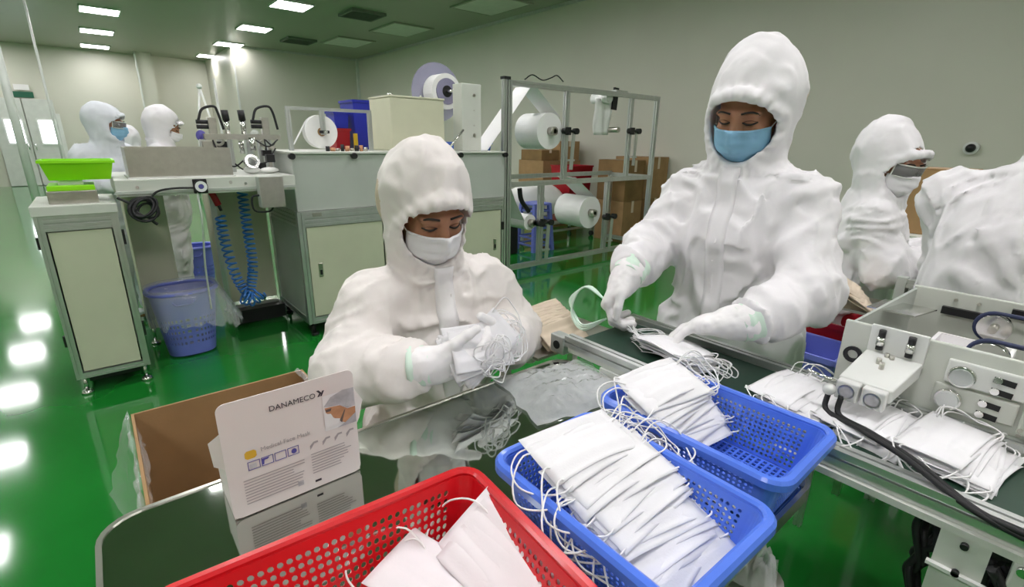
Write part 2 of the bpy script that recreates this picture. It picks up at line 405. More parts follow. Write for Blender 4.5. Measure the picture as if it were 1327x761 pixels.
# pressure gauge on the bed edge
t = thing('pressure_gauge', (.46, 3.36, 1.06), 'round white-faced pressure gauge on the front of the machine bed', 'gauge')
B(.425, .495, 3.345, 3.36, 1.065, 1.145).build('bracket', 'black', t, bevel=.004)
MB().cyl((.46, 3.345, 1.105), (.46, 3.325, 1.105), .034, 28).build('case', 'black', t)
MB().ring((.46, 3.322, 1.105), (0, -1, 0), .030, .014, .004, 28).build('dial', 'dial', t)
MB().cyl((.46, 3.323, 1.105), (.46, 3.320, 1.105), .013, 18).build('dial_centre', 'ink_blue', t)
MB().tube(arc_pts([(.44, 3.35, 1.07), (.44, 3.36, .9), (.435, 3.5, .6), (.44, 3.6, .3)]), .006, 6).build('drop_hose', 'trim', t)
# coiled black cable hanging under the bed
t = thing('cable_coil', (.18, 3.345, .93), 'coil of black cable hanging under the machine bed', 'cable')
rr = random.Random(3)
for k in range(9):
    c = Vector((.18+rr.uniform(-.012, .012), 3.345-.004*k, 1.0+rr.uniform(-.01, .01))); r = .052+rr.uniform(-.018, .012); tl = rr.uniform(-.5, .5)
    MB().tube([c+Vector((r*math.cos(a), .02*math.sin(a+tl), r*.95*math.sin(a+tl))) for a in [2*math.pi*i/20 for i in range(20)]], .0065, 6, closed=True).build('loop', 'black_rubber', t)
MB().tube(arc_pts([(.075, 3.36, 1.06), (.10, 3.35, 1.045), (.15, 3.34, 1.01)]), .007, 6).build('lead', 'black_rubber', t)
MB().tube(arc_pts([(.20, 3.335, 1.03), (.25, 3.335, 1.085), (.33, 3.335, 1.10), (.43, 3.34, 1.098)]), .006, 6).build('lead', 'black_rubber', t)
MB().tube(arc_pts([(.19, 3.335, .96), (.21, 3.33, .925), (.225, 3.33, .91)]), .008, 6).build('lead', 'black_rubber', t)
# red handled tool & spiral hoses
t = thing('red_tool', (.545, 3.5, .93), 'red handled air gun hanging under the machine bed', 'tool')
MB().tube(arc_pts([(.53, 3.5, 1.06), (.545, 3.5, 1.02), (.56, 3.5, .975)]), [.022]*7+[.018]*18 if False else .019, 8).build('handle', 'red_dark', t)
MB().tube(arc_pts([(.56, 3.5, .975), (.57, 3.5, .94)]), .009, 8).build('nozzle', 'black', t)
def helix(path, r, turns, n):
    P = arc_pts(path, n*2); out = []
    for i in range(n):
        k = i/(n-1)*(len(P)-1); a = int(k); b = min(a+1, len(P)-1); p = P[a].lerp(P[b], k-a)
        d = (P[b]-P[max(a-1, 0)]); u, v = frame_of(d); th = 2*math.pi*turns*i/(n-1)
        out.append(p+u*r*math.cos(th)+v*r*math.sin(th))
    return out
t = thing('air_hose', (.62, 3.6, 0), 'blue spiral air hose drooping between machine bed and floor', 'hose')
MB().tube(helix([(.575, 3.6, .90), (.58, 3.6, .72), (.61, 3.6, .5), (.66, 3.6, .36)], .028, 17, 260), .0065, 6).build('near_coil', 'blue_hose', t)
MB().tube(helix([(.72, 3.6, 1.06), (.72, 3.6, .8), (.72, 3.6, .55), (.68, 3.6, .36)], .028, 24, 340), .0065, 6).build('far_coil', 'blue_hose', t)
MB().tube(helix([(.62, 3.56, .36), (.68, 3.56, .33), (.74, 3.57, .37)], .045, 6, 110), .0065, 6).build('bottom_coil', 'blue_hose', t)
# junction box
t = thing('junction_box', (.82, 3.3, .97), 'plain grey metal junction box fixed at the machine bed end', 'junction box')
B(.755, .895, 3.29, 3.36, .965, 1.15).build('box', 'paint_grey', t, bevel=.004)
B(.757, .893, 3.286, 3.29, .967, 1.148).build('cover', 'steel', t)
MB().tube(arc_pts([(.76, 3.32, 1.04), (.715, 3.32, 1.03), (.72, 3.32, .95), (.80, 3.32, .94), (.83, 3.33, .962)]), .006, 6).build('cable', 'black_rubber', t)
# welding mechanism: many separate parts on one assembly
mech = thing('welding_mechanism', (.85, 3.85, 1.15), 'cluster of steel posts, cylinders and black cables on the machine bed', 'mechanism')
for (px, y0_, zt) in ((265, 3.8, 1.36), (300, 3.85, 1.36), (325, 3.8, 1.40), (350, 3.85, 1.36), (287, 4.05, 1.36), (338, 4.05, 1.36)):
    x = at(px, 200, Y=y0_).x; prof((x, y0_, 1.15), (x, y0_, zt), .03).build('post', 'alu', mech)
xa, xb = at(263, 175, Y=3.8).x, at(362, 175, Y=3.8).x
B(xa, xb, 3.77, 3.83, 1.36, 1.395).build('bridge_beam', 'steel', mech, bevel=.003)
B(xa, xb, 4.02, 4.08, 1.36, 1.39).build('bridge_beam', 'alu', mech, bevel=.003)
for px in (295, 316):
    p = at(px, 170, Y=3.8); q = at(px-3, 148, Y=3.8)
    MB().cyl((p.x, 3.8, 1.39), (q.x, 3.8, q.z-.035), .016, 14).build('air_cylinder', 'chrome', mech)
    MB().cyl((q.x, 3.8, q.z-.04), (q.x-.004, 3.8, q.z+.025), .021, 14).build('cylinder_cap', 'black', mech)
for px, s_ in ((262, 1), (332, -1)):
    p = at(px, 158, Y=3.85)
    for k in range(2): MB().cyl((p.x-.035, 3.85, p.z-.03*k), (p.x+.05, 3.85, p.z-.03*k), .013, 12).build('valve', 'black', mech)
    B(p.x+.03, p.x+.075, 3.83, 3.88, p.z-.09, p.z+.03).build('valve_block', 'steel', mech, bevel=.003)
    MB().ball((p.x-.02, 3.84, p.z-.085), (.03, .03, .035)).build('motor', 'ink_blue' if s_ > 0 else 'paint_grey', mech)
    q = at(px+15, 140, Y=3.85); r = at(px+28, 168, Y=3.85)
    MB().tube(arc_pts([(p.x-.02, 3.85, p.z+.01), (p.x+.01, 3.85, q.z-.01), (q.x, 3.85, q.z+.01), (r.x-.02, 3.85, q.z-.03), (r.x, 3.85, r.z)], 30), .008, 8).build('cable', 'black_rubber', mech)
rr = random.Random(5)
for k in range(14):
    px = rr.uniform(270, 362); py = rr.uniform(180, 218); p = at(px, py, Y=3.7+rr.uniform(0, .3)); s_ = rr.uniform(.012, .026)
    if k % 3 == 0: MB().cyl((p.x, p.y, max(p.z-.05, 1.155)), (p.x, p.y, p.z+.03), s_*.8, 12).build('spindle', 'chrome', mech)
    elif k % 3 == 1: B(p.x-s_*1.6, p.x+s_*1.6, p.y-s_, p.y+s_, max(p.z-s_, 1.155), max(p.z-s_, 1.155)+2*s_).build('block', ('steel', 'black', 'alu')[k % 2], mech, bevel=.002)
    else:
        MB().ring((p.x, p.y, max(p.z, 1.155+s_*1.6)), (0, 1, .1), s_*1.6, s_*.9, .012, 20).build('pulley', 'steel', mech)
for k in range(7):
    a = at(rr.uniform(275, 355), rr.uniform(180, 215), Y=3.75); b = at(rr.uniform(275, 362), rr.uniform(180, 215), Y=3.72); c = (a+b)/2-Vector((0, .02, rr.uniform(.02, .05)))
    for v in (a, b, c): v.z = max(v.z, 1.165)
    MB().tube(arc_pts([a, c, b], 14), .005, 6).build('cable', 'black_rubber', mech)
MB().ball((.80, 3.62, 1.175), (.05, .04, .025)).build('fabric_scrap', 'roll_white', mech)
MB().ball((.90, 3.60, 1.17), (.06, .03, .02)).build('fabric_scrap', 'roll_white', mech)
MB().ring((.80, 3.60, 1.225), (.2, -1, .3), .045, .03, .03, 24).build('drum', 'chrome', mech)
B(.895, .945, 3.60, 3.65, 1.22, 1.27).build('sensor', 'black', mech, bevel=.003)
B(.91, .93, 3.62, 3.64, 1.15, 1.22).build('sensor_stem', 'steel', mech)
# ---------- large machine cabinet
mc = thing('machine_cabinet', (1.9, 3.85, 0), 'large aluminium framed machine cabinet with beige doors and grey upper cover', 'machine cabinet')
X0, X1, Y0, Y1 = 1.0, 2.79, 3.45, 4.17
extr_cabinet(mc, X0, X1, Y0, Y1, .10, .90, 'paint_beige', .045, 3, midz=.82)
B(X0+.01, X1-.005, Y0+.02, Y1-.02, .90, 1.275).build('upper_cover', 'paint_grey', mc, bevel=.006)
B(X0, X1, Y0+.005, Y1, 1.275, 1.29).build('deck_plate', 'paint_light', mc, bevel=.003)
for px in (378, 459, 597, 655):
    x = at(px, 203, Y=Y0).x; MB().cyl((x, Y0+.02, 1.262), (x, Y0-.015, 1.262), .02, 14).build('knob', 'black', mc)
for k in range(3): B(X0+.6*k+.10, X0+.6*k+.16, Y0-.004, Y0+.004, .865, .89).build('badge', 'steel', mc)
for x in (X0+.05, X1-.05):
    for y in (Y0+.05, Y1-.05): foot(x, y, .1, mc, True)
for z in (.65, .25): B(2.74, 2.765, Y0-.01, Y0, z-.035, z+.035).build('hinge', 'black', mc)
# roll frame on the deck
t = thing('roll_bracket', (1.4, 3.8, 1.29), 'light aluminium tube frame on the large cabinet holding a white roll', 'frame')
xa, xb = at(372, 141, Y=3.8).x, at(478, 146, Y=3.8).x
for x in (xa, xb): prof((x, 3.8, 1.29), (x, 3.8, 1.565), .028).build('post', 'alu', t)
prof((xa-.014, 3.8, 1.575), (xb+.014, 3.8, 1.575), .022).build('top_bar', 'alu', t)
xm = at(419, 170, Y=3.76).x
prof((xm, 3.76, 1.565), (xm, 3.76, 1.40), .03).build('hanger', 'alu', t)
MB().cyl((xm, 3.70, 1.42), (xm, 3.86, 1.42), .01, 12).build('axle', 'chrome', t)
B(xm-.035, xm+.035, 3.73, 3.75, 1.41, 1.43).build('clamp', 'black', t, bevel=.003)
t = thing('fabric_roll', (xm-.02, 3.86, 1.30), 'white nonwoven roll hanging in the small frame on the large cabinet', 'fabric roll')
MB().ring((xm, 3.83, 1.42), (0, 1, 0), .116, .013, .07, 48).build('roll', 'roll_white', t)
MB().ring((xm, 3.83, 1.42), (0, 1, 0), .03, .012, .075, 24).build('core', 'cardboard', t)
mb = MB(); mb.bar((xm-.10, 3.84, 1.48), (xa+.03, 3.84, 1.33), .03, .003); mb.build('loose_web', 'roll_white', t)
# blue and red bins stacked behind
def stacked_crate(cx, cy, z, sx, sy, h, m, label, name='storage_crate', group=None, n=1):
    t = thing(name, (cx, cy, z), label, 'crate', group)
    flared_tray(t, cx, cy, z, z+h, sx*.45, sy*.45, sx*.5, sy*.5, m)
    mb = MB()
    for a in ((-sx/2-.008, sx/2+.008, -sy/2-.008, -sy/2+.002), (-sx/2-.008, sx/2+.008, sy/2-.002, sy/2+.008), (-sx/2-.008, -sx/2+.002, -sy/2, sy/2), (sx/2-.002, sx/2+.008, -sy/2, sy/2)):
        mb.box(cx+a[0], cx+a[1], cy+a[2], cy+a[3], z+h-.02, z+h)
    mb.build('rim', m, t)
    return t
q = at(463, 165, Y=4.6)
stacked_crate(q.x+.02, 4.55, 1.26, .26, .3, .44, 'blue_crate', 'tall dark blue plastic bin behind the small roll frame')
tb = thing('bin_stand', (q.x-.08, 4.55, 0), 'grey steel stand behind the large cabinet carrying dark bins', 'stand')
for dx in (-.30, .24):
    for dy in (-.18, .18): prof((q.x-.03+dx, 4.55+dy, 0), (q.x-.03+dx, 4.55+dy, 1.23), .04).build('leg', 'alu', tb)
B(q.x-.36, q.x+.24, 4.35, 4.75, 1.23, 1.259).build('shelf', 'paint_grey', tb)
stacked_crate(q.x-.21, 4.55, 1.26, .13, .26, .20, 'red_dark', 'dark red plastic bin beside the tall dark blue bin')
stacked_crate(q.x-.20, 4.55, 1.462, .13, .2, .14, 'blue_crate', 'small dark blue bin on top of the dark red bin')
t = thing('rolled_strip', (q.x-.105, 4.36, 1.26), 'upright orange-yellow strip leaning against the tall blue bin', 'strip')
B(q.x-.135, q.x-.105, 4.36, 4.385, 1.26, 1.42).build('strip', 'yellow', t)
rr = random.Random(9)
t = thing('fitting_parts', (1.45, 3.62, 1.29), 'small brass and black fittings on the large cabinet deck below the roll', 'fittings')
for k in range(9):
    x = 1.30+k*.035; MB().cyl((x, 3.6, 1.29), (x, 3.6, 1.31+rr.random()*.03), .012+.006*rr.random(), 10).build('fitting', ('black', 'print_skin', 'steel')[k % 3], t)
# cream box on the deck
t = thing('control_box', (2.08, 3.88, 1.29), 'large cream painted metal box on top of the large cabinet', 'control box')
B(1.845, 2.325, 3.70, 4.08, 1.29, 1.685).build('body', 'paint_cream', t, bevel=.008)
B(1.84, 2.33, 3.695, 4.085, 1.685, 1.70).build('lid', 'paint_cream', t, bevel=.004)
for x in (1.86, 1.88, 2.14): MB().cyl((x, 3.75, 1.70), (x, 3.75, 1.715), .01, 10).build('screw', 'chrome', t)
# grey upright plate and reel
t = thing('reel_holder', (2.58, 3.78, 1.29), 'upright grey sheet metal holder on the cabinet in front of the purple reel', 'bracket')
B(2.475, 2.675, 3.66, 3.80, 1.29, 1.83).build('column', 'paint_light', t, bevel=.006)
for z in (1.74, 1.42): MB().cyl((2.60, 3.665, z), (2.60, 3.655, z), .014, 14).build('bolt', 'steel', t)
for z in (1.62, 1.50): MB().cyl((2.60, 3.665, z), (2.60, 3.657, z), .006, 10).build('screw', 'steel', t)
MB().tube([(2.28, 3.60, 1.29), (2.46, 3.62, 1.46)], .010, 8).build('stay_rod', 'chrome', t)
MB().cyl((2.56, 3.80, 1.79), (2.56, 4.25, 1.79), .012, 12).build('axle', 'chrome', t)
t = thing('ear_loop_reel', (2.60, 4.05, 1.53), 'reel with translucent purple flanges and white elastic roll', 'reel')
MB().cyl((2.56, 4.19, 1.79), (2.56, 4.20, 1.79), .255, 48).build('flange', 'purple_disc', t)
MB().ring((2.56, 4.10, 1.79), (0, 1, 0), .15, .11, .16, 40).build('elastic_roll', 'roll_white', t)
MB().ring((2.56, 4.10, 1.79), (0, 1, 0), .05, .013, .17, 24).build('hub', 'black', t)
mb = MB().ring((2.56, 4.015, 1.79), (0, 1, 0), .11, .05, .004, 40); mb.build('inner_flange', 'purple_disc', t)
# ---------- unwinding frame
uf = thing('unwinding_frame', (4.37, 3.9, 0), 'tall open aluminium frame carrying rolls of white nonwoven', 'frame')
FX0, FX1, FY = 3.19, 5.57, 3.92
for x in (FX0, FX1): prof((x, FY, .03), (x, FY, 1.93), .05).build('post', 'alu', uf)
prof((FX0-.055, FY, .03), (FX0-.055, FY, 1.93), .04).build('post', 'alu', uf)
B(FX0-.08, FX0+.0, FY-.03, FY+.03, 1.93, 1.955).build('post_cap', 'black', uf)
for z in (.09, .955, 1.905): prof((FX0+.026, FY, z), (FX1-.026, FY, z), .05).build('rail', 'alu', uf)
for px, zz in ((732, (.98, 1.88)), (815, (.98, 1.88)), (699, (.115, .93)), (783, (.115, .93))):
    x = at(px, 170 if zz[0] > .5 else 290, Y=FY).x
    prof((x, FY, zz[0]), (x, FY, zz[1]), .045).build('post', 'alu', uf); prof((x+.05, FY+.02, zz[0]), (x+.05, FY+.02, zz[1]), .03).build('post', 'alu', uf)
for x in (FX0, FX1):
    prof((x, FY+.026, .09), (x, FY+.65, .09), .05).build('base_rail', 'alu', uf); prof((x, FY+.65, .03), (x, FY+.65, .95), .05).build('rear_post', 'alu', uf)
prof((FX0, FY+.65, .975), (FX1, FY+.65, .975), .05).build('rear_rail', 'alu', uf)
for x in (FX0, FX1): prof((x, FY+.026, .955), (x, FY+.625, .955), .05).build('cross_rail', 'alu', uf)
for (px, py) in ((737, 170), (820, 170), (704, 289), (788, 281)):
    p = at(px, py, Y=FY-.05)
    B(p.x-.02, p.x+.02, FY-.07, FY-.02, p.z-.04, p.z+.04).build('clamp', 'black', uf, bevel=.004)
    for dx in (-.06, .10): MB().cyl((p.x+dx, FY-.085, p.z), (p.x+dx, FY-.03, p.z), .032, 16).build('hand_wheel', 'black', uf)
    MB().cyl((p.x-.06, FY-.06, p.z), (p.x+.10, FY-.06, p.z), .014, 10).build('clamp_shaft', 'black', uf)
    MB().bar((p.x+.08, FY-.05, p.z-.02), (p.x+.06, FY-.05, p.z-.40), .05, .008, Vector((0, 1, 0))).build('dancer_arm', 'alu', uf)
    MB().bar((p.x-.0, FY-.05, p.z-.30), (p.x+.10, FY-.05, p.z-.30), .03, .02).build('arm_stop', 'alu', uf)
pts = [(at(px, py, Y=FY)) for px, py in ((680, 103), (690, 97), (703, 104), (714, 101), (722, 98), (730, 106))]
MB().tube(arc_pts(pts, 30), .006, 6).build('cable', 'black_rubber', uf)
def nw_roll(px, py, r, ln, label, ri=.04):
    p = at(px, py, Y=FY+.02)
    t = thing('nonwoven_roll', (p.x, p.y, p.z-r), label, 'fabric roll', 'white rolls on the unwinding frame')
    MB().ring((p.x, FY+.06+ln/2, p.z), (0, 1, 0), r, ri, ln, 56).build('roll', 'roll_white', t)
    MB().ring((p.x, FY+.06+ln/2, p.z), (0, 1, 0), ri, ri*.6, ln+.01, 24).build('core', 'cardboard', t)
    MB().cyl((p.x, FY-.02, p.z), (p.x, FY+.12+ln, p.z), ri*.6, 16).build('shaft', 'chrome', t)
    MB().cyl((p.x, FY-.02, p.z), (p.x, FY+.058, p.z), ri*1.1, 20).build('chuck', 'steel', t)
    return p
nw_roll(716, 170, .185, .36, 'fat white nonwoven roll in the upper bay of the aluminium frame')
nw_roll(768, 276, .19, .42, 'fat white nonwoven roll in the lower bay of the aluminium frame')
nw_roll(690, 289, .085, .34, 'thin white roll low in the frame next to the large cabinet', .035)
p = at(790, 168, Y=FY+.02)
t = thing('film_roll', (p.x, p.y, p.z-.1), 'small white roll with hanging sheet and black strap, high in the frame', 'fabric roll')
q = at(790, 128, Y=FY+.1)
MB().cyl((q.x-.08, FY+.03, q.z), (q.x-.08, FY+.28, q.z), .055, 24).build('roll', 'roll_white', t)
mb = MB(); vs = []; fs = []
for j in range(9):
    for i in range(9):
        u, v = i/8, j/8; vs.append((q.x-.24+.26*u, FY+.10+.02*math.sin(u*9+v*3)+.01*math.sin(v*7), p.z-.06+(q.z+.05-p.z)*v))
for j in range(8):
    for i in range(8): a_ = j*9+i; fs.append((a_, a_+1, a_+10, a_+9))
mb.add(vs, fs, True); mb.build('sheet', 'roll_white', t, solid=.003)
MB().bar((q.x+.04, FY+.06, q.z-.12), (q.x+.06, FY+.06, q.z+.12), .08, .02, Vector((0, 1, 0))).build('strap', 'black', t)
MB().bar((q.x-.03, FY+.02, 1.935), (q.x+.17, FY+.02, 1.935), .08, .03).build('motor_plate', 'alu', t)
MB().cyl((p.x+.10, FY-.03, p.z), (p.x+.10, FY+.3, p.z), .03, 16).build('shaft', 'steel', t)
# white webs threaded through the frame
def web(name, pts, wd, label, m='roll_white'):
    mb = MB(); P = [Vector(p) for p in pts]
    vs = []
    for p in P: vs += [p, p+Vector((0, wd, 0))]
    mb.add(vs, [(2*i, 2*i+1, 2*i+3, 2*i+2) for i in range(len(P)-1)])
    o = mb.build(name, m, None, solid=.003); return tag(o, label, 'fabric web')
a, b, c_ = at(630, 195, Y=4.0), at(690, 112, Y=4.0), at(720, 152, Y=4.0)
web('nonwoven_web', [(a.x, 3.98, a.z), (b.x-.03, 3.98, b.z), (b.x+.03, 3.98, b.z), (c_.x+.05, 3.98, c_.z)], .25, 'white fabric web rising from the large cabinet over the frame top')
a, b = at(652, 262, Y=4.0), at(672, 296, Y=4.0)
web('nonwoven_web', [(FX0+.05, 3.98, 1.0), (a.x+.15, 3.98, a.z), (b.x+.13, 3.98, b.z-.03)], .24, 'white fabric web running down to the thin roll')
a, b = at(745, 240, Y=4.0), at(775, 262, Y=4.0)
web('nonwoven_web', [(a.x, 3.99, .985), (b.x, 3.99, b.z+.02)], .3, 'white fabric web leading off the fat lower roll')
t = thing('guide_strip', (3.4, 3.95, .57), 'black curved guide strip beside the thin roll', 'guide')
a, b = at(672, 244, Y=3.97), at(684, 274, Y=3.97)
MB().tube(arc_pts([(a.x, 3.955, a.z), (a.x+.03, 3.955, (a.z+b.z)/2), (b.x, 3.955, b.z)]), .025, 8).build('strip', 'black', t)
# blue basket on deck end and link conveyor
stacked_crate(3.02, 4.35, 1.22, .36, .3, .14, 'blue_basket', 'light blue plastic basket between the large cabinet and roll frame')
t = thing('basket_shelf', (3.02, 4.3, 0), 'low grey shelf table bridging the cabinet and roll frame', 'table')
B(2.80, 3.10, 3.96, 4.56, 1.19, 1.219).build('top', 'paint_light', t)
for x in (2.83, 3.07):
    for y in (4.2, 4.53): prof((x, y, 0), (x, y, 1.19), .035).build('leg', 'alu', t)
# ---------- bins in the aisle
def laundry_bin(cx, cy, H, rx, ry, label, liner=False, seed=1):
    t = thing('waste_bin', (cx, cy, 0), label, 'bin'); n = 84; rows = 22
    rr_ = random.Random(seed)
    def ringp(k, f, z, s=1):
        th = 2*math.pi*k/n; e = .75; c, s_ = math.cos(th), math.sin(th)
        return Vector((cx+math.copysign(abs(c)**e, c)*rx*f*s, cy+math.copysign(abs(s_)**e, s_)*ry*f*s, z))
    mb = MB(); vs = []; fs = []
    for i in range(rows+1):
        z = .012+(H-.012)*i/rows; f = .72+.28*i/rows
        vs += [ringp(k, f, z) for k in range(n)]
    for i in range(rows):
        for k in range(n):
            hole = (4 <= i <= 13 and (k % 2 == 0) and i % 2 == 0)
            a = (i*n+k, i*n+(k+1) % n, (i+1)*n+(k+1) % n, (i+1)*n+k)
            if not hole: fs.append(a)
    fs.append(tuple(range(n))[::-1])
    mb.add(vs, fs); mb.build('body', 'blue_bin', t, solid=.004)
    mb = MB(); mb.tube([ringp(k, 1.03, H-.005) for k in range(n)], .014, 8, closed=True); mb.build('rim', 'blue_bin', t)
    # recessed hand hold seen as a short lip below the rim
    d = Vector((-cx, -cy, 0)).normalized(); th = math.atan2(d.y/ry, d.x/rx); kc = int(round(th/(2*math.pi)*n))
    mb = MB(); mb.tube([ringp(kc-3+j, 1.0, H-.075 if 0 < j < 6 else H-.05, 1.01) for j in range(7)], .006, 6); mb.build('hand_hold', 'blue_bin', t)
    if liner:
        l = thing('bin_liner', (cx, cy, .1), 'clear crumpled plastic bag lining the larger blue bin', 'plastic bag')
        mb = MB(); vs = []; fs = []
        prof_ = [(.70, .05, 0), (.85, H*.5, 0), (.975, H+.012, 0), (1.075, H+.024, 0), (1.12, H-.05, .02), (1.13, H-.13, .05), (1.12, H-.21, .07)]
        for i, (f, z, wv) in enumerate(prof_):
            for k in range(n):
                j = 1+wv*2.0*(rr_.random()-.5); p = ringp(k, f*j, z+wv*(rr_.random()-.5))
                if i >= 4:
                    side = max(0, math.cos(2*math.pi*k/n+.5))
                    p += Vector((.10*side*(i-3)/3, -.06*side*(i-3)/3, -.04*side*(i-3)/3))
                vs.append(p)
        m_ = len(prof_)
        for i in range(m_-1):
            for k in range(n): fs.append((i*n+k, i*n+(k+1) % n, (i+1)*n+(k+1) % n, (i+1)*n+k))
        mb.add(vs, fs, True); mb.build('bag', 'film', l)
    return t
laundry_bin(.31, 3.72, .44, .185, .16, 'larger blue perforated bin with clear bag beside the feed cabinet', True)
laundry_bin(.585, 5.2, .43, .15, .13, 'smaller blue perforated bin under the machine bed', False, 2)
# ================================================================== goods behind the frame
def carton(cx, cy, z, sx, sy, h, label, rz=0, m='cardboard', tape=True):
    t = thing('cardboard_box', (cx, cy, z), label, 'box', None, rz)
    def loc(name, mb, mt, bevel=0):
        me = mb.mesh(name); o = link(name, me, mt, t)
        if bevel:
            k = o.modifiers.new('b', 'BEVEL'); k.width = bevel; k.segments = 2
        return o
    loc('body', B(-sx/2, sx/2, -sy/2, sy/2, 0, h-.004), m, .004)
    for s in (-1, 1): loc('flap', B(-sx/2, sx/2, (0.001 if s > 0 else -sy/2), (sy/2 if s > 0 else -.001), h-.004, h), m)
    if tape:
        loc('tape', MB().box(-.025, .025, -sy/2-.002, -sy/2, h*.72, h).box(-.025, .025, -sy/2-.002, sy/2+.002, h, h+.0015), 'beige_stack')
    return t
def carton_px(pl, pr, ytop, ybot, Y, depth, label, m='cardboard', z0=None):
    a = at(pl, ybot, Y=Y); b = at(pr, ybot, Y=Y); c = at((pl+pr)/2, ytop, Y=Y)
    zb = a.z if z0 is None else z0
    return carton((a.x+b.x)/2, Y+depth/2, max(zb, 0), abs(b.x-a.x), depth, c.z-max(zb, 0), label, 0, m), ((a.x+b.x)/2, c.z)
# wooden pallets and stacks
def pallet(cx, cy, sx, sy, label):
    t = thing('pallet', (cx, cy, 0), label, 'pallet')
    for k in range(5):
        y = cy-sy/2+sy*(k+.5)/5; B(cx-sx/2, cx+sx/2, y-sy*.07, y+sy*.07, .09, .11).build('board', 'cardboard', t)
    for k in range(3):
        x = cx-sx/2+sx*(k+.5)/3; B(x-.04, x+.04, cy-sy/2, cy+sy/2, 0, .09).build('runner', 'cardboard', t)
carton(5.95, 6.2, 0, .85, .6, .66, 'brown cardboard box at the bottom of the stack behind the red bins')
carton(5.95, 6.2, .662, .85, .6, .42, 'brown cardboard box in the middle of the stack behind the red bins')
carton(5.72, 6.2, 1.084, .38, .5, .16, 'low brown cardboard box on top of the stack behind the red bins', m='cardboard_dark')
carton(6.16, 6.2, 1.084, .46, .5, .30, 'taller brown cardboard box on top of the stack behind the red bins')
carton(5.86, 4.62, 0, .42, .5, .58, 'brown cardboard box at the bottom of the stack beside the wall stack')
carton(5.86, 4.62, .582, .42, .5, .56, 'brown cardboard box on top of the stack beside the wall stack', m='cardboard_dark')
carton(6.33, 4.62, 0, .48, .6, .60, 'brown cardboard box on the floor against the right wall', m='cardboard_dark')
carton(6.33, 4.62, .602, .48, .6, .58, 'brown cardboard box on a second one against the right wall')
# red bins on a low steel rack
stand = thing('steel_trolley', (5.0, 5.25, 0), 'low steel trolley under the white bale behind the frame', 'trolley')
TZ = .30
for x in (4.35, 5.75):
    for y in (5.02, 5.48): prof((x, y, .08), (x, y, TZ-.03), .035).build('leg', 'alu', stand); MB().cyl((x-.012, y, .04), (x+.012, y, .04), .04, 16).build('caster', 'black', stand)
for y in (5.02, 5.48): prof((4.35, y, TZ-.03), (5.75, y, TZ-.03), .035).build('rail', 'alu', stand); prof((4.37, y, .15), (5.73, y, .15), .03).build('rail', 'alu', stand)
B(4.32, 5.78, 5.0, 5.5, TZ-.012, TZ).build('top', 'steel', stand)
t = thing('film_bale', (4.75, 5.25, TZ), 'bulging white wrapped bale lying on the low steel trolley', 'bale')
mb = MB(); vs = []; fs = []; nr = 18; ns = 28; rr = random.Random(4)
for i in range(nr+1):
    x = 4.25+1.0*i/nr; tt = i/nr; prr = .225*(1-abs(2*tt-1)**4*.45)
    for k in range(ns):
        th = 2*math.pi*k/ns; r = prr*(1+.05*math.sin(3*th+5*tt)+.03*rr.uniform(-1, 1))
        vs.append((x, 5.25+1.0*r*math.cos(th), TZ+.238+r*math.sin(th)*(.95 if math.sin(th) < 0 else 1.15)))
for i in range(nr):
    for k in range(ns): fs.append((i*ns+k, i*ns+(k+1) % ns, (i+1)*ns+(k+1) % ns, (i+1)*ns+k))
fs += [tuple(range(ns))[::-1], tuple(nr*ns+k for k in range(ns))]
mb.add(vs, fs, True); mb.build('wrapped_body', 'roll_white', t)
MB().tube([(4.75, 5.25+.24*math.cos(a), TZ+.235+.25*math.sin(a)) for a in [2*math.pi*i/28 for i in range(28)]], .006, 6, closed=True).build('strap', 'paint_light', t)
stacked_crate(5.50, 5.25, TZ+.002, .42, .36, .36, 'red_dark', 'red plastic bin at the end of the low steel trolley')
stacked_crate(5.50, 5.25, TZ+.366, .48, .40, .38, 'red_dark', 'red plastic bin stacked on another red bin behind the frame')
# blue plastic stool
p = Vector((4.36, 4.78, 0))
t = thing('plastic_stool', (p.x, p.y, 0), 'blue plastic stool with slotted sides behind the aluminium frame', 'stool')
sx = .14; h = .62
mb = MB()
for (sx_, sy_) in ((-1, -1), (1, -1), (1, 1), (-1, 1)):
    a = Vector((p.x+sx_*.165, p.y+sy_*.165, 0)); b = Vector((p.x+sx_*.125, p.y+sy_*.125, h-.02))
    MB().bar(a, b, .045, .045).build('leg', 'blue_bin', t)
B(p.x-.15, p.x+.15, p.y-.15, p.y+.15, h-.03, h).build('seat', 'blue_bin', t, bevel=.012)
for zz in (.52, .42, .30, .18, .08):
    f = .165-.04*zz/h
    for s in (-1, 1):
        B(p.x-f, p.x+f, p.y+s*f-.006, p.y+s*f+.006, zz-.012, zz+.012).build('slat', 'blue_bin', t)
        B(p.x+s*f-.006, p.x+s*f+.006, p.y-f, p.y+f, zz-.012, zz+.012).build('slat', 'blue_bin', t)
p = Vector((3.86, 4.70, 0))
t = thing('dark_canister', (p.x+.05, p.y+.12, 0), 'dark square canister on the floor below the thin roll', 'canister')
B(p.x-.05, p.x+.15, p.y, p.y+.25, 0, .42).build('body', 'black', t, bevel=.02); MB().cyl((p.x+.05, p.y+.12, .42), (p.x+.05, p.y+.12, .45), .03).build('cap', 'black', t)
# box and blue bin behind right-hand workers
q = at(1203, 240, X=3.6)
t = thing('storage_table', (3.75, q.y+.02, 0), 'grey table behind the two right-hand workers', 'table')
B(3.45, 4.05, q.y-.3, q.y+.3, q.z-.30, q.z-.27).build('top', 'paint_light', t)
for x in (3.5, 4.0):
    for y in (-.26, .26): prof((x, q.y+y, 0), (x, q.y+y, q.z-.30), .04).build('leg', 'alu', t)
carton(3.72, q.y, q.z-.268, .36, .34, .268+.09, 'brown cardboard box between the two right-hand workers', 0, 'cardboard')
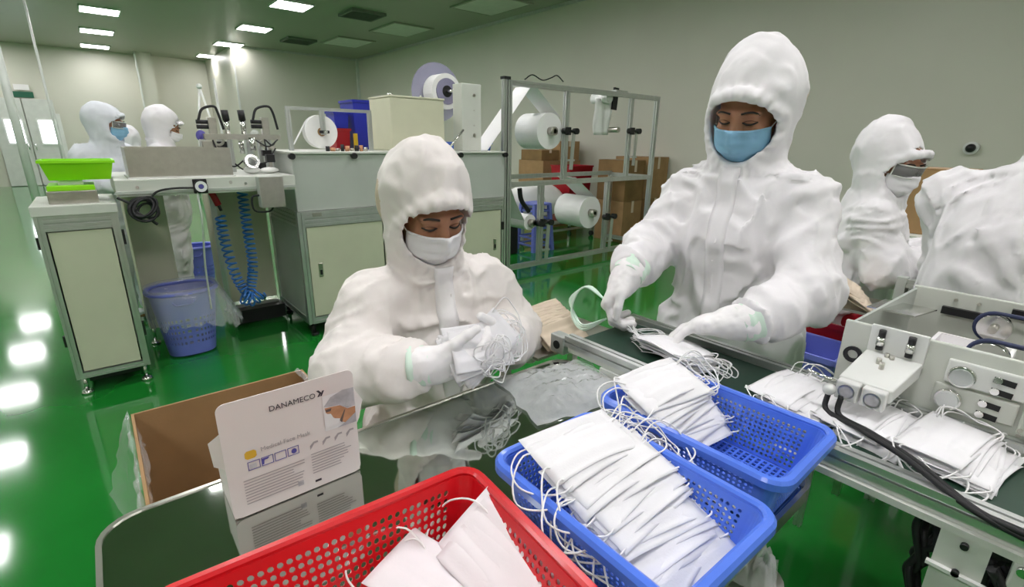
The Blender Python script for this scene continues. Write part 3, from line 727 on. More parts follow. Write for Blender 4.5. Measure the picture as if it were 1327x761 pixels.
# crates beside the standing worker
q = at(1060, 447, z=.68)
t = thing('crate_stool', (q.x+.1, q.y, 0), 'grey steel stand holding the crates behind the conveyor', 'stand')
for dx in (-.11, .33):
    for dy in (-.09, .09): prof((q.x+dx, q.y+dy, 0), (q.x+dx, q.y+dy, .50), .025).build('leg', 'alu', t)
B(q.x-.13, q.x+.35, q.y-.11, q.y+.11, .50, .515).build('top', 'paint_grey', t)
stacked_crate(q.x-.01, q.y, .517, .21, .19, .165, 'blue_bin', 'blue plastic crate behind the conveyor beside the standing worker')
stacked_crate(q.x+.23, q.y, .517, .20, .19, .215, 'red_dark', 'dark red plastic crate behind the blue crate')
# small blue crate far in the aisle
q = at(2, 226, z=0)
stacked_crate(q.x-.1, 14.0, 0, .5, .5, .5, 'blue_crate', 'dark blue crate on the aisle floor near the doors')
# ================================================================== people (smooth implicit surfaces)
def vnoise(P, seed, freq):
    """trilinear value noise, P (...,3), returns -1..1"""
    rs = np.random.RandomState(seed); T = rs.rand(32, 32, 32).astype(np.float32)*2-1
    q = P*np.asarray(freq, np.float32); i = np.floor(q).astype(np.int32); f = q-i; f = f*f*(3-2*f); i &= 31; j = (i+1) & 31
    fx, fy, fz = f[..., 0], f[..., 1], f[..., 2]
    c = lambda a, b, d: T[a[..., 0], b[..., 1], d[..., 2]]
    x00 = c(i, i, i)*(1-fx)+c(j, i, i)*fx; x10 = c(i, j, i)*(1-fx)+c(j, j, i)*fx
    x01 = c(i, i, j)*(1-fx)+c(j, i, j)*fx; x11 = c(i, j, j)*(1-fx)+c(j, j, j)*fx
    return (x00*(1-fy)+x10*fy)*(1-fz)+(x01*(1-fy)+x11*fy)*fz
class Field:
    def __init__(s, lo, hi, h):
        s.lo = np.array(lo, np.float32); s.h = h
        s.n = np.ceil((np.array(hi)-s.lo)/h).astype(int)+1
        s.d = np.full(s.n, .2, np.float32)
    def sub(s, lo, hi):
        a = np.clip(np.floor((np.array(lo)-s.lo)/s.h).astype(int), 0, s.n); b = np.clip(np.ceil((np.array(hi)-s.lo)/s.h).astype(int)+1, 0, s.n)
        sl = tuple(slice(a[k], b[k]) for k in range(3))
        ax = [s.lo[k]+s.h*np.arange(a[k], b[k], dtype=np.float32) for k in range(3)]
        return sl, np.stack(np.meshgrid(*ax, indexing='ij'), -1)
    def put(s, sl, d, k, op):
        a = s.d[sl]
        if a.size == 0: return
        if op == 'u':
            h = np.maximum(k-np.abs(a-d), 0)/k; s.d[sl] = np.minimum(a, d)-h*h*k*.25
        else:
            d = -d; h = np.maximum(k-np.abs(a-d), 0)/k; s.d[sl] = np.maximum(a, d)+h*h*k*.25
    def cone(s, a, b, r1, r2, k=.03, op='u', flat=None):
        """tapered capsule; flat=(axis, factor) squashes along an axis about the segment"""
        a = np.array(a, np.float32); b = np.array(b, np.float32); m = max(r1, r2)*(1.6 if flat is not None else 1)+k+.02
        sl, P = s.sub(np.minimum(a, b)-m, np.maximum(a, b)+m)
        ab = b-a; t = np.clip(((P-a)@ab)/max(ab@ab, 1e-9), 0, 1)
        D = P-(a+t[..., None]*ab)
        if flat is not None:
            ax = np.array(flat[0], np.float32); ax /= np.linalg.norm(ax); c = D@ax
            D = D+(c*(1/flat[1]-1))[..., None]*ax
        s.put(sl, np.linalg.norm(D, axis=-1)-(r1+(r2-r1)*t), k, op)
    def ell(s, c, r, R=None, k=.03, op='u', p=2):
        c = np.array(c, np.float32); r = np.array(r, np.float32); m = r.max()+k+.02
        sl, P = s.sub(c-m, c+m); D = P-c
        if R is not None: D = D@np.array(R, np.float32)          # columns of R are the local axes
        q = np.abs(D/r); n = (q**p).sum(-1)**(1/p)
        s.put(sl, (n-1)*r.min()*np.minimum(1, .6+.4*n), k, op)
    def fold(s, fn):
        """d += fn(P) near the surface"""
        msk = np.abs(s.d) < .05; idx = np.argwhere(msk); P = (s.lo+idx*s.h).astype(np.float32)
        s.d[msk] += fn(P)
    def mesh(s, name, off, smooth_iter=1):
        d = s.d; n = d.shape; ins = d < 0
        c = [ins[i:n[0]-1+i, j:n[1]-1+j, k:n[2]-1+k] for i in (0, 1) for j in (0, 1) for k in (0, 1)]
        cnt = sum(x.astype(np.int8) for x in c); act = (cnt > 0) & (cnt < 8)
        cells = np.argwhere(act); idm = np.full(act.shape, -1, np.int64); idm[act] = np.arange(len(cells))
        acc = np.zeros((len(cells), 3), np.float32); num = np.zeros(len(cells), np.float32)
        cor = [(i, j, k) for i in (0, 1) for j in (0, 1) for k in (0, 1)]
        for a in range(8):
            for b in range(a+1, 8):
                if sum(abs(cor[a][q]-cor[b][q]) for q in range(3)) != 1: continue
                va = d[tuple((cells+cor[a]).T)]; vb = d[tuple((cells+cor[b]).T)]
                x = (va < 0) != (vb < 0); t = np.where(x, va/np.where(np.abs(va-vb) < 1e-9, 1, va-vb), 0)
                pa = np.array(cor[a], np.float32); pb = np.array(cor[b], np.float32)
                acc += np.where(x[:, None], pa+t[:, None]*(pb-pa), 0); num += x
        V = s.lo+s.h*(cells+acc/num[:, None])
        Q = []
        for ax in range(3):
            u, v = [q for q in range(3) if q != ax]
            sl0 = [slice(None)]*3; sl1 = [slice(None)]*3; sl0[ax] = slice(0, -1); sl1[ax] = slice(1, None)
            A = ins[tuple(sl0)]; Bm = ins[tuple(sl1)]; e = np.argwhere(A != Bm)
            ok = (e[:, u] > 0) & (e[:, v] > 0) & (e[:, u] < n[u]-1) & (e[:, v] < n[v]-1); e = e[ok]
            flip = A[tuple(e.T)]
            def cid(du, dv):
                q = e.copy(); q[:, u] += du; q[:, v] += dv; return idm[tuple(q.T)]
            q = np.stack([cid(-1, -1), cid(0, -1), cid(0, 0), cid(-1, 0)], 1)
            if ax == 1: flip = ~flip
            q = np.where(flip[:, None], q, q[:, ::-1]); Q.append(q)
        Q = np.concatenate(Q); Q = Q[(Q >= 0).all(1)]
        for _ in range(smooth_iter):
            S = np.zeros_like(V); C = np.zeros(len(V), np.float32)
            for a, b in ((0, 1), (1, 2), (2, 3), (3, 0)):
                np.add.at(S, Q[:, a], V[Q[:, b]]); np.add.at(C, Q[:, a], 1); np.add.at(S, Q[:, b], V[Q[:, a]]); np.add.at(C, Q[:, b], 1)
            V = V*.5+.5*S/np.maximum(C, 1)[:, None]
        off = np.array(off, np.float32)
        me = bpy.data.meshes.new(name); me.vertices.add(len(V)); me.vertices.foreach_set('co', (V-off).astype(np.float32).ravel())
        me.loops.add(len(Q)*4); me.loops.foreach_set('vertex_index', Q.astype(np.int32).ravel())
        me.polygons.add(len(Q)); me.polygons.foreach_set('loop_start', np.arange(0, len(Q)*4, 4, dtype=np.int32))
        me.polygons.foreach_set('use_smooth', np.ones(len(Q), bool)); me.update(calc_edges=True); me.validate()
        return me
def unit(v): v = np.array(v, float); return v/np.linalg.norm(v)
def basis(fwd, tilt=0, roll=0):
    """local axes: x right-hand side of the figure, y forward, z up (columns)"""
    f = unit(fwd); l = unit(np.cross((0, 0, 1), f)); r = -l; u = np.cross(r, f)
    c, s = math.cos(tilt), math.sin(tilt); f2 = f*c-u*s; u2 = u*c+f*s
    c, s = math.cos(roll), math.sin(roll); r2 = r*c+u2*s; u3 = u2*c-r*s
    return np.stack([r2, f2, u3], 1)
def head_parts(root, hc, R, skin='skin', maskm=None, eyes=True, goggles=False, s=1.0, down=True):
    """hc: centre of the skull; R: head axes.  Face details in head space (x right, y forward, z up)."""
    L = lambda x, y, z: hc+R@(np.array((x, y, z))*s)
    V3 = lambda x, y, z: Vector(L(x, y, z))
    if eyes:
        for sx in (-1, 1):
            pts = [V3(sx*x, y, z) for x, y, z in ((.016, .0945, .004), (.026, .0955, .0085), (.038, .092, .009), (.049, .083, .003))]
            pts2 = [V3(sx*x, y, z) for x, y, z in ((.016, .0945, .004), (.027, .0965, .0005), (.038, .093, .0), (.049, .083, .003))]
            MB().tube(arc_pts(pts2, 14), [.0012]+[.0026]*13 if False else .0024, 6).build('eyelashes', 'hair', root)
            MB().tube(arc_pts(pts, 14), .0014, 6).build('eyelid_crease', 'lid', root)
            MB().tube(arc_pts([V3(sx*x, y, z) for x, y, z in ((.014, .100, .027), (.028, .1015, .0315), (.042, .096, .031), (.053, .085, .022))], 16), .0028, 6).build('eyebrow', 'hair', root)
    if maskm:
        nu, nv = 26, 14; vs = []; fs = []
        for j in range(nv+1):
            v = j/nv; z = -.016-.088*v
            for i in range(nu+1):
                u = i/nu*2-1; x = u*.073*(1-.22*max(0, v-.55)/.45)
                bulge = .114-.062*abs(u)**2.4
                nose = .020*math.exp(-(u/.16)**2)*math.exp(-((v-.28)/.32)**2)
                chin = -.032*max(0, v-.62)/.38
                pl = .0022*math.sin(v*math.pi*7)*(1-abs(u)**4)
                vs.append(L(x, bulge+nose+chin+pl+.004, z+.010*(1-abs(u))*(1-v)-.004*abs(u)*v))
        for j in range(nv):
            for i in range(nu): a = j*(nu+1)+i; fs.append((a, a+1, a+nu+2, a+nu+1))
        mb = MB(); mb.add(vs, fs, True); o = mb.build('face_mask', maskm, root, solid=.0025)
        for sx in (-1, 1):
            MB().tube(arc_pts([V3(sx*.071, .05, -.02), V3(sx*.083, .02, .0), V3(sx*.087, -.01, .005), V3(sx*.083, .02, -.05), V3(sx*.068, .05, -.09)], 20), .0015, 5).build('ear_loop', 'loop_white', o)
        MB().tube([V3(x*.073, .118-.062*abs(x)**2.4+.02*math.exp(-(x/.16)**2)*.46+.002, -.020+.010*(1-abs(x))) for x in [k/10-1 for k in range(21)]], .0018, 5).build('nose_wire', maskm, o)
    if goggles:
        mb = MB(); vs = []; fs = []; n = 18
        for j, z in enumerate((-.018, .026)):
            for i in range(n+1):
                u = i/n*2-1; vs.append(L(u*.072, .118-.05*abs(u)**2.5, z))
        for i in range(n): fs.append((i, i+1, n+2+i, n+1+i))
        mb.add(vs, fs, True); g = mb.build('goggles', 'goggle', root, solid=.002)
        MB().tube([Vector(v) for v in vs[:n+1]]+[Vector(v) for v in vs[n+1:][::-1]], .003, 6, closed=True).build('goggle_frame', 'paint_light', g)
def head_field(F, hc, R, s=1.0):
    L = lambda x, y, z: hc+R@(np.array((x, y, z))*s)
    F.ell(L(0, -.012, .035), np.array((.076, .095, .088))*s, R, .02)          # skull
    F.ell(L(0, .030, -.035), np.array((.062, .066, .078))*s, R, .03)          # face
    F.ell(L(0, .052, -.088), np.array((.030, .028, .022))*s, R, .03)          # chin
    for sx in (-1, 1):
        F.ell(L(sx*.034, .066, -.022), np.array((.026, .026, .022))*s, R, .02)   # cheek
        F.ell(L(sx*.030, .083, .024), np.array((.028, .016, .010))*s, R, .015)   # brow
        F.ell(L(sx*.031, .079, .005), np.array((.017, .016, .012))*s, R, .006)   # lidded eye
        F.ell(L(sx*.078, -.008, -.012), np.array((.010, .020, .032))*s, R, .008) # ear
    F.cone(L(0, .092, .012), L(0, .108, -.026), .008*s, .014*s, .014)         # nose
    F.ell(L(0, .090, -.058), np.array((.024, .012, .008))*s, R, .012)         # mouth
def make_hand(root, wrist, d, palmn, side, curl, label=None, spread=.12, thumb=(.7, .5), size=1.0, fa=None):
    """gloved hand; d = direction wrist->knuckles, palmn = direction the palm faces; side=+1 right hand, -1 left"""
    d = unit(d); pn = np.array(palmn, float); pn = unit(pn-d*(pn@d)); th = np.cross(d, pn)*side    # towards the thumb
    w = np.array(wrist, float); s = size; fa = d if fa is None else unit(fa)
    L = lambda x, y, z: w+(d*x+th*y-pn*z)*s           # x along, y to thumb, z to back of hand
    pts = [w+(d*x+th*y-pn*z)*s for x in (-.10, .24) for y in (-.13, .13) for z in (-.13, .10)]
    F = Field(np.min(pts, 0), np.max(pts, 0), .0032)
    Rm = np.stack([d, th, -pn], 1)
    F.ell(L(.052, .0, 0), np.array((.058, .047, .022))*s, Rm, .012, p=2.6)
    F.ell(L(.078, .0, .002), np.array((.030, .046, .016))*s, Rm, .012, p=2.6)
    F.cone(w-fa*.045, w, .034*s, .034*s, .02); F.cone(w, L(.03, 0, 0), .034*s, .034*s, .03)
    lens = (.044, .028, .021), (.049, .031, .022), (.045, .029, .021), (.034, .022, .019)
    ys = (.033, .011, -.011, -.031)
    for q in range(4):
        c = curl[q] if hasattr(curl, '__len__') else curl
        x, z = (.093 if q in (1, 2) else .088), .003; y = ys[q]; a = 0; p0 = L(x, y, z); rad = (.0112, .0114, .0110, .0100)[q]
        sp = spread*(1.5-q)*.5
        for j in range(3):
            a += c*(.75, 1.0, .7)[j]; ln = lens[q][j]
            x += ln*math.cos(a); z -= ln*math.sin(a); y += ln*math.sin(sp)*math.cos(a); p1 = L(x, y, z)
            F.cone(p0, p1, rad*s, (rad-.0007)*s, .004); p0 = p1; rad -= .0007
    # thumb leaves the side of the palm near its base
    t0 = L(.028, .026, -.004); t1 = L(.028+.040*math.cos(thumb[0]), .030+.040*math.sin(thumb[0]), -.010)
    a = thumb[0]-thumb[1]; t2 = t1+(d*.030*math.cos(a)+th*.030*math.sin(a)+pn*.010)*s; a -= thumb[1]*.6
    t3 = t2+(d*.024*math.cos(a)+th*.024*math.sin(a)+pn*.010)*s
    F.cone(t0, t1, .017*s, .0125*s, .012); F.cone(t1, t2, .0118*s, .0108*s, .004); F.cone(t2, t3, .0105*s, .009*s, .003)
    F.fold(lambda P: .0012*vnoise(P, 11, 90)+.001*vnoise(P, 12, 45))
    g = link('glove', F.mesh('glove', wloc(root), 1), 'glove', root)
    # rolled cuff over the sleeve
    mb = MB(); rad = .036*s; rings = []; ca = unit(fa*1.4+d); cp = unit(pn-ca*(pn@ca)); ct = np.cross(ca, cp)
    rr_ = random.Random(int(abs(wrist[0])*1000))
    for i in range(7):
        x = -.024+.046*i/6; rings.append((x, .0445*s+(.002*math.sin(i*2.1))-(.006*i/6)))
    n = 28; vs = []
    for x, r in rings:
        for k in range(n):
            t = 2*math.pi*k/n; rr2 = r*(1+.04*math.sin(5*t+x*60)); vs.append(w+(ca*x+ct*math.cos(t)*rr2-cp*math.sin(t)*rr2*.94))
    mb.add(vs, [(i*n+k, i*n+(k+1) % n, (i+1)*n+(k+1) % n, (i+1)*n+k) for i in range(len(rings)-1) for k in range(n)], True)
    mb.build('glove_cuff', 'glove_cuff', g, solid=.002)
    return g
def person(label, base, J, fwd, tilt=.3, hroll=0, hfwd=None, suit='suit', maskm='mask_white', hands=(), h=.0075, seated=False, stand_legs=True, goggles=False, eyes=True, seed=1, hood_peak=(0, -.02, .03), beige=None, hood_s=1.0, coarse=False, belly=.0, open_r=(.066, .082), aw=1.0, hw=1.0, fold_amp=1.25, flap=True, tw=.175, td=.125):
    """J: joint dict (world): head (skull centre), neck, chest, waist, hip, shR elR wrR shL elL wrL (+ knee/ankle)"""
    J = {k: np.array(v, float) for k, v in J.items()}
    t = thing('person', base, label, 'person')
    f = unit((fwd[0], fwd[1], 0)); BR = basis(f); HR = basis(hfwd if hfwd is not None else f, tilt, hroll); hc = J['head']
    HL = lambda x, y, z: hc+HR@np.array((x, y, z))
    allp = np.array(list(J.values()))
    # ---- body: one continuous figure (only the face shows)
    lo = allp.min(0)-.18; hi = allp.max(0)+.20; lo[2] = max(lo[2], 0.0)
    Fb = Field(lo, hi, .014 if coarse else .0055)
    Fb.cone(J['neck']-(0, 0, .02), hc-(0, 0, .05), .052, .050, .03); Fb.cone(J['chest'], J['neck']-(0, 0, .05), .10, .06, .06, flat=(f, .7))
    Fb.cone(J['hip'], J['chest'], .12, .12, .05, flat=(f, .72))
    for s_ in 'RL':
        Fb.cone(J['neck']-(0, 0, .05), J['sh'+s_], .05, .052, .04); Fb.cone(J['sh'+s_], J['el'+s_], .048, .036, .03); Fb.cone(J['el'+s_], J['wr'+s_], .036, .026, .02)
        if 'kn'+s_ in J: Fb.cone(J['hip'], J['kn'+s_], .085, .055, .05); Fb.cone(J['kn'+s_], J['an'+s_], .052, .035, .03); Fb.cone(J['an'+s_], J['an'+s_]+f*.14-(0, 0, .03), .035, .028, .03)
    head_field(Fb, hc, HR)
    link('body', Fb.mesh('body', t.location, 1), 'skin', t)
    # ---- coverall with hood
    F = Field(lo-.02, hi+.03, h)
    side = unit(np.cross((0, 0, 1), f)); sR = -side
    chest, waist, hip, neck = J['chest'], J['waist'], J['hip'], J['neck']
    F.cone(waist, chest, tw*.92, tw, .08, flat=(f, td/tw)); F.cone(hip, waist, tw*1.02, tw*.92, .06, flat=(f, td/tw*1.08))
    F.cone(chest, chest+(neck-chest)*.62, tw*.86, tw*.50, .09, flat=(f, .80))
    F.cone(neck-(0, 0, .05), hc-np.array((0, 0, .06)), .080, .080, .04)
    for s_ in 'RL':
        sh, el, wr = J['sh'+s_], J['el'+s_], J['wr'+s_]
        F.cone(neck-(0, 0, .065), sh, .060, .066, .06); F.cone(sh, el, .070*aw, .066*aw, .045); F.cone(el, el+(wr-el)*.7, .066*aw, .060*aw, .035); F.cone(el+(wr-el)*.7, wr, .058*aw, .044, .03)
        F.cone(el+(el-(sh+wr)/2)*.14, el, .046, .06, .05)
        if belly: F.cone(sh-(0, 0, .06), chest-(0, 0, .08), .08, .10, .08)
        if 'kn'+s_ in J:
            lat = (sR if s_ == 'R' else side)*.09
            F.cone(hip+lat, J['kn'+s_], .115, .090, .06); F.cone(J['kn'+s_], J['an'+s_], .088, .066, .04)
    # hood
    hs = hood_s
    F.ell(HL(0, -.026, .022), np.array((.108*hw, .118, .118))*hs, HR, .04)
    F.ell(HL(*hood_peak), np.array((.066*hw, .076, .075))*hs, HR, .07)
    F.ell(HL(0, .004, -.075), np.array((.090, .098, .080))*hs, HR, .04)
    # elastic roll round the face opening
    oc = HL(0, .108, -.022); ow, oh = open_r
    for k in range(28):
        a = 2*math.pi*k/28; b2 = 2*math.pi*(k+1)/28
        def rim(a): return HL(ow*1.12*math.cos(a), .080-.042*abs(math.cos(a))**2+(.022 if math.sin(a) > 0 else -.002)*abs(math.sin(a)), -.021+oh*1.10*math.sin(a))
        F.cone(rim(a), rim(b2), .0115, .0115, .022)
    sd = seed*10
    armc = [(J['el'+s_], unit(J['wr'+s_]-J['el'+s_]), unit(J['el'+s_]-J['sh'+s_]), J['wr'+s_], J['sh'+s_]) for s_ in 'RL']
    def folds(P):
        wv = np.stack([vnoise(P, sd+1, 5), vnoise(P, sd+2, 5), vnoise(P, sd+3, 5)], -1)*.05
        Q = P+wv
        rg = lambda n: np.maximum(0, 1-2.3*np.abs(n))
        rel = P-chest; us = rel@side; uf = rel@f; uz = rel[:, 2]; au = np.abs(us)
        ca, sa = math.cos(.45), math.sin(.45)
        q1 = np.stack([(au*ca+uz*sa)*11, (-au*sa+uz*ca)*3.2, uf*6+np.sign(us)*3], -1)+wv*60
        n1 = rg(vnoise(q1.astype(np.float32), sd+4, 1)); n2 = rg(vnoise(Q+.3, sd+5, (13, 13, 7))); n4 = rg(vnoise(P+wv*.5, sd+14, (24, 24, 17)))
        n3 = vnoise(P, sd+6, 40)
        out = fold_amp*(-.012*n1-.008*n2-.0040*n4-.0010*n3+.006)
        for el, dv, du, wr, sh in armc:
            for A0, A1, dd in ((sh, el, du), (el, wr, dv)):
                ab = A1-A0; L_ = np.linalg.norm(ab); tt = (P-A0)@dd; pr_ = (P-A0)-tt[:, None]*dd; rr_ = np.linalg.norm(pr_, axis=-1)
                wgt = np.exp(-np.maximum(0, rr_-.06)**2/.0012)*np.exp(-np.maximum(0, np.maximum(-tt-.02, tt-L_))**2/.002)
                tilt_ = pr_@unit(np.cross(dd, (.3, .2, 1)))*(1.0 if dd is dv else -1.0)
                qa = np.stack([(tt+.5*tilt_)*19+wv[:, 0]*40, pr_@unit(np.cross(dd, (0, .3, 1)))*6, pr_[:, 2]*6], -1)
                m1 = rg(vnoise(qa.astype(np.float32), sd+21, 1)); m2 = rg(vnoise((qa*1.9+5).astype(np.float32), sd+22, 1))
                out = out*(1-wgt)+wgt*fold_amp*(-.013*m1-.006*m2-.003*n4+.006)
            r = np.linalg.norm(P-el, axis=-1); wgt = np.exp(-(r/.10)**2)
            ph = (P-el)@unit(dv+du)*62+vnoise(P, sd+7, 9)*2.2; out = out-wgt*.010*np.maximum(0, 1-1.6*np.abs(np.sin(ph*.5)))
            r2 = np.linalg.norm(P-wr, axis=-1); w2 = np.exp(-(r2/.06)**2); ph2 = (P-wr)@dv*120+vnoise(P, sd+8, 14)*2.5
            out = out-w2*.006*np.maximum(0, 1-1.5*np.abs(np.sin(ph2*.5)))
        # gathers round the face opening
        D = (P-oc)@HR; rad = np.sqrt((D[:, 0]/ow)**2+((D[:, 2])/oh)**2); wg = np.exp(-((rad-1.2)/.30)**2)*(D[:, 1] > -.10)
        hd = (np.linalg.norm(P-hc, axis=-1) < .26) & ((P-hc)@HR[:, 2] > -.13)
        near_rim = np.exp(-((rad-1.05)/.22)**2)*(D[:, 1] > -.10)
        out = np.where(hd, (-.008*n2-.001*n3-.0045*n4+.003)*(1-.9*near_rim)+wg*.0022*np.sin(np.arctan2(D[:, 2], D[:, 0])*24+1.5*vnoise(P, sd+10, 20)), out)
        return out.astype(np.float32)
    F.fold(folds)
    # cut the face opening and hollow the hood around the head
    F.ell(HL(0, .135, -.022), (ow, .10, oh), HR, .006, 's')
    F.ell(HL(0, .045, -.015), (.084, .090, .100), HR, .01, 's')
    for s_ in 'RL':                       # open the sleeve ends
        wr, el = J['wr'+s_], J['el'+s_]; dv = unit(wr-el); F.cone(wr+dv*.105, wr+dv*.22, .10, .10, .004, 's')
    me = F.mesh('coverall', t.location, 1)
    cv = link('coverall', me, suit, t)
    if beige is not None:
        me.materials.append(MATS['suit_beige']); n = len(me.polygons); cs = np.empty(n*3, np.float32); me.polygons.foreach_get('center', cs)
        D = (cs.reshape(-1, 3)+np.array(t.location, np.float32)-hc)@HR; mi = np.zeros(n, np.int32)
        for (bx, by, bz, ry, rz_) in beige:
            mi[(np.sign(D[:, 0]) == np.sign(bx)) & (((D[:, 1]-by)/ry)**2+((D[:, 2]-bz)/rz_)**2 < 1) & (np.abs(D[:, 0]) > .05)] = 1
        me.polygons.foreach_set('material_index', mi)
    # zip flap: strip projected on the front
    if flap:
        dg = bpy.context.evaluated_depsgraph_get(); from mathutils.bvhtree import BVHTree
        bv = BVHTree.FromObject(cv, dg); o3 = Vector(t.location); vs = []; rows = 26; fs = []
        top = neck+f*.0+np.array((0, 0, -.005)); bot = waist-np.array((0, 0, .06))
        for i in range(rows+1):
            c = top+(bot-top)*i/rows
            for sx in (-.026, -.012, .012, .026):
                st = Vector(c+sR*sx+f*.5)-o3; hit = bv.ray_cast(st, -Vector(f))
                p = hit[0]+o3 if hit[0] is not None else Vector(c+f*td)
                vs.append(p+Vector(f)*(.004 if abs(sx) < .02 else .001))
        for i in range(rows):
            for k in range(3): a = i*4+k; fs.append((a, a+1, a+5, a+4))
        mb = MB(); mb.add(vs, fs, True); mb.build('zip_flap', 'glove' if suit == 'suit_warm' else suit, cv, solid=.003)
    head_parts(t, hc, HR, 'skin', maskm, eyes, goggles)
    for hi_, hd in enumerate(hands):
        s_ = 'RL'[hi_]; make_hand(t, *hd, fa=J['wr'+s_]-J['el'+s_])
    if 'anR' in J:
        for s_ in 'RL':
            an = J['an'+s_]; Fs = Field(an-(.22, .22, .1), an+np.array((.22, .22, .10)), .01)
            zf = an[2]-.045; a0 = np.array((an[0], an[1], zf+.03))
            Fs.cone(a0-f*.04, a0+f*.13, .045, .038, .03, flat=((0, 0, 1), .75)); Fs.cone(a0, an, .05, .055, .03)
            link('boot', Fs.mesh('boot', t.location, 1), suit, t)
    return t
# ---- seated worker behind the table
person('worker in white hooded coverall and white mask sitting behind the glossy table', (.655, 1.14, 0),
    dict(head=(.618, 1.075, 1.213), neck=(.640, 1.115, 1.085), chest=(.66, 1.13, .90), waist=(.66, 1.14, .70), hip=(.66, 1.17, .55),
         shR=(.480, 1.12, .985), elR=(.372, 1.03, .865), wrR=(.475, .885, .905), shL=(.835, 1.13, .975), elL=(.905, 1.06, .815), wrL=(.735, .905, .885),
         knR=(.52, .80, .52), anR=(.50, .82, .075), knL=(.80, .80, .52), anL=(.82, .82, .075)),
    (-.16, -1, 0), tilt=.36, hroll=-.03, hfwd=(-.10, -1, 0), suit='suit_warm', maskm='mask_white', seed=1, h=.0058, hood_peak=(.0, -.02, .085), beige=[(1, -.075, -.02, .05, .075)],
    hands=[((.478, .880, .905), (.93, -.22, -.10), (.15, .75, .55), 1, (.55, .6, .65, .75), None, .10, (.8, .3), 1.08),
           ((.730, .900, .885), (-.90, -.20, .05), (-.1, .85, .35), -1, (.5, .55, .6, .65), None, .10, (.9, .3), 1.08)], td=.13, tw=.155)
t = thing('work_stool', (.66, 1.20, 0), 'round steel stool under the seated worker', 'stool')
MB().cyl((.66, 1.20, .40), (.66, 1.20, .425), .16, 32).build('seat', 'black', t, bevel=.006)
for k in range(4):
    a = math.pi/4+k*math.pi/2; MB().tube([(.66+.11*math.cos(a), 1.20+.11*math.sin(a), .40), (.66+.18*math.cos(a), 1.20+.18*math.sin(a), 0)], .012, 10).build('leg', 'chrome', t)
MB().tube([(.66+.14*math.cos(a), 1.20+.14*math.sin(a), .2) for a in [2*math.pi*i/24 for i in range(24)]], .008, 8, closed=True).build('foot_ring', 'chrome', t)
# ---- standing worker behind the conveyor
person('worker in white hooded coverall and light blue mask standing behind the conveyor', (1.43, .67, 0),
    dict(head=(1.385, .675, 1.462), neck=(1.41, .68, 1.325), chest=(1.41, .675, 1.13), waist=(1.42, .67, .95), hip=(1.43, .67, .82),
         shR=(1.40, .840, 1.225), elR=(1.285, .888, 1.06), wrR=(1.13, .83, 1.035), shL=(1.40, .515, 1.235), elL=(1.31, .428, 1.035), wrL=(1.125, .475, .985),
         knR=(1.42, .77, .46), anR=(1.44, .77, .075), knL=(1.42, .57, .46), anL=(1.44, .57, .075)),
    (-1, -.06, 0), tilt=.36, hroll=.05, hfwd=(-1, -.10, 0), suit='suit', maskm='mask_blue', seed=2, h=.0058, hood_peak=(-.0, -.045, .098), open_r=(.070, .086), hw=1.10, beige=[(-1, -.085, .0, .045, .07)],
    hands=[((1.128, .828, 1.03), (-.45, .22, -.80), (.5, -.75, -.3), 1, (.95, 1.0, 1.05, 1.05), None, .08, (.7, .6), 1.15),
           ((1.12, .480, .983), (-.22, .88, -.28), (-.05, -.25, -.95), -1, (.30, .32, .35, .40), None, .12, (.7, .3), 1.12)], tw=.170, td=.12)
# ---- two workers at the right
person('worker in white coverall and goggles working at the second conveyor, seen in profile', (2.47, .62, 0),
    dict(head=(2.44, .60, 1.315), neck=(2.45, .63, 1.185), chest=(2.45, .63, 1.02), waist=(2.45, .64, .86), hip=(2.45, .65, .72),
         shR=(2.31, .575, 1.105), elR=(2.27, .50, .93), wrR=(2.40, .385, .955), shL=(2.60, .69, 1.10), elL=(2.66, .58, .93), wrL=(2.55, .42, .955),
         knR=(2.36, .60, .42), anR=(2.36, .62, .075), knL=(2.56, .66, .42), anL=(2.56, .68, .075)),
    (-.05, -1.0, 0), tilt=.30, hfwd=(-.36, -.93, 0), suit='suit', maskm='mask_white', seed=3, h=.0078, hood_peak=(0, -.07, .075), goggles=True, eyes=True, coarse=False, flap=False, tw=.16, td=.12,
    hands=[((2.40, .385, .955), (.35, -.85, -.25), (.1, -.3, -.9), 1, (.4, .45, .5, .5), None, .1, (.7, .3), 1.0), ((2.55, .42, .955), (.1, -.9, -.3), (-.1, -.3, -.9), -1, (.4, .45, .5, .5), None, .1, (.7, .3), 1.0)])
def nearer(J, k): return {n: (v[0]*k, v[1]*k, HC+(v[2]-HC)*k if v[2] > .7 else v[2]) for n, v in J.items()}
person('worker in white coverall turned away beside the sealing machine, facing second conveyor', (1.84, .13, 0),
    nearer(dict(head=(2.08, .07, 1.46), neck=(2.02, .10, 1.33), chest=(1.97, .14, 1.12), waist=(1.96, .16, .94), hip=(1.96, .16, .80),
         shR=(1.90, -.04, 1.23), elR=(1.97, -.09, 1.0), wrR=(2.14, -.12, .93), shL=(2.08, .325, 1.225), elL=(2.18, .29, .99), wrL=(2.32, .17, .93),
         knR=(1.95, -.12, .42), anR=(1.96, -.17, .075), knL=(2.04, .0, .42), anL=(2.05, -.04, .075)), .93),
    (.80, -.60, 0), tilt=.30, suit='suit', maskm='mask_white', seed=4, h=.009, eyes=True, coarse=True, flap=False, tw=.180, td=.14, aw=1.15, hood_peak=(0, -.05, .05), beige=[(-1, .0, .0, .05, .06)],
    hands=[((1.99, -.112, .962), (.9, -.1, -.3), (.0, -.1, -1), 1, .4, None, .1, (.7, .3), 1.0), ((2.157, .158, .962), (.8, -.5, -.2), (0, -.1, -1), -1, .4, None, .1, (.7, .3), 1.0)])
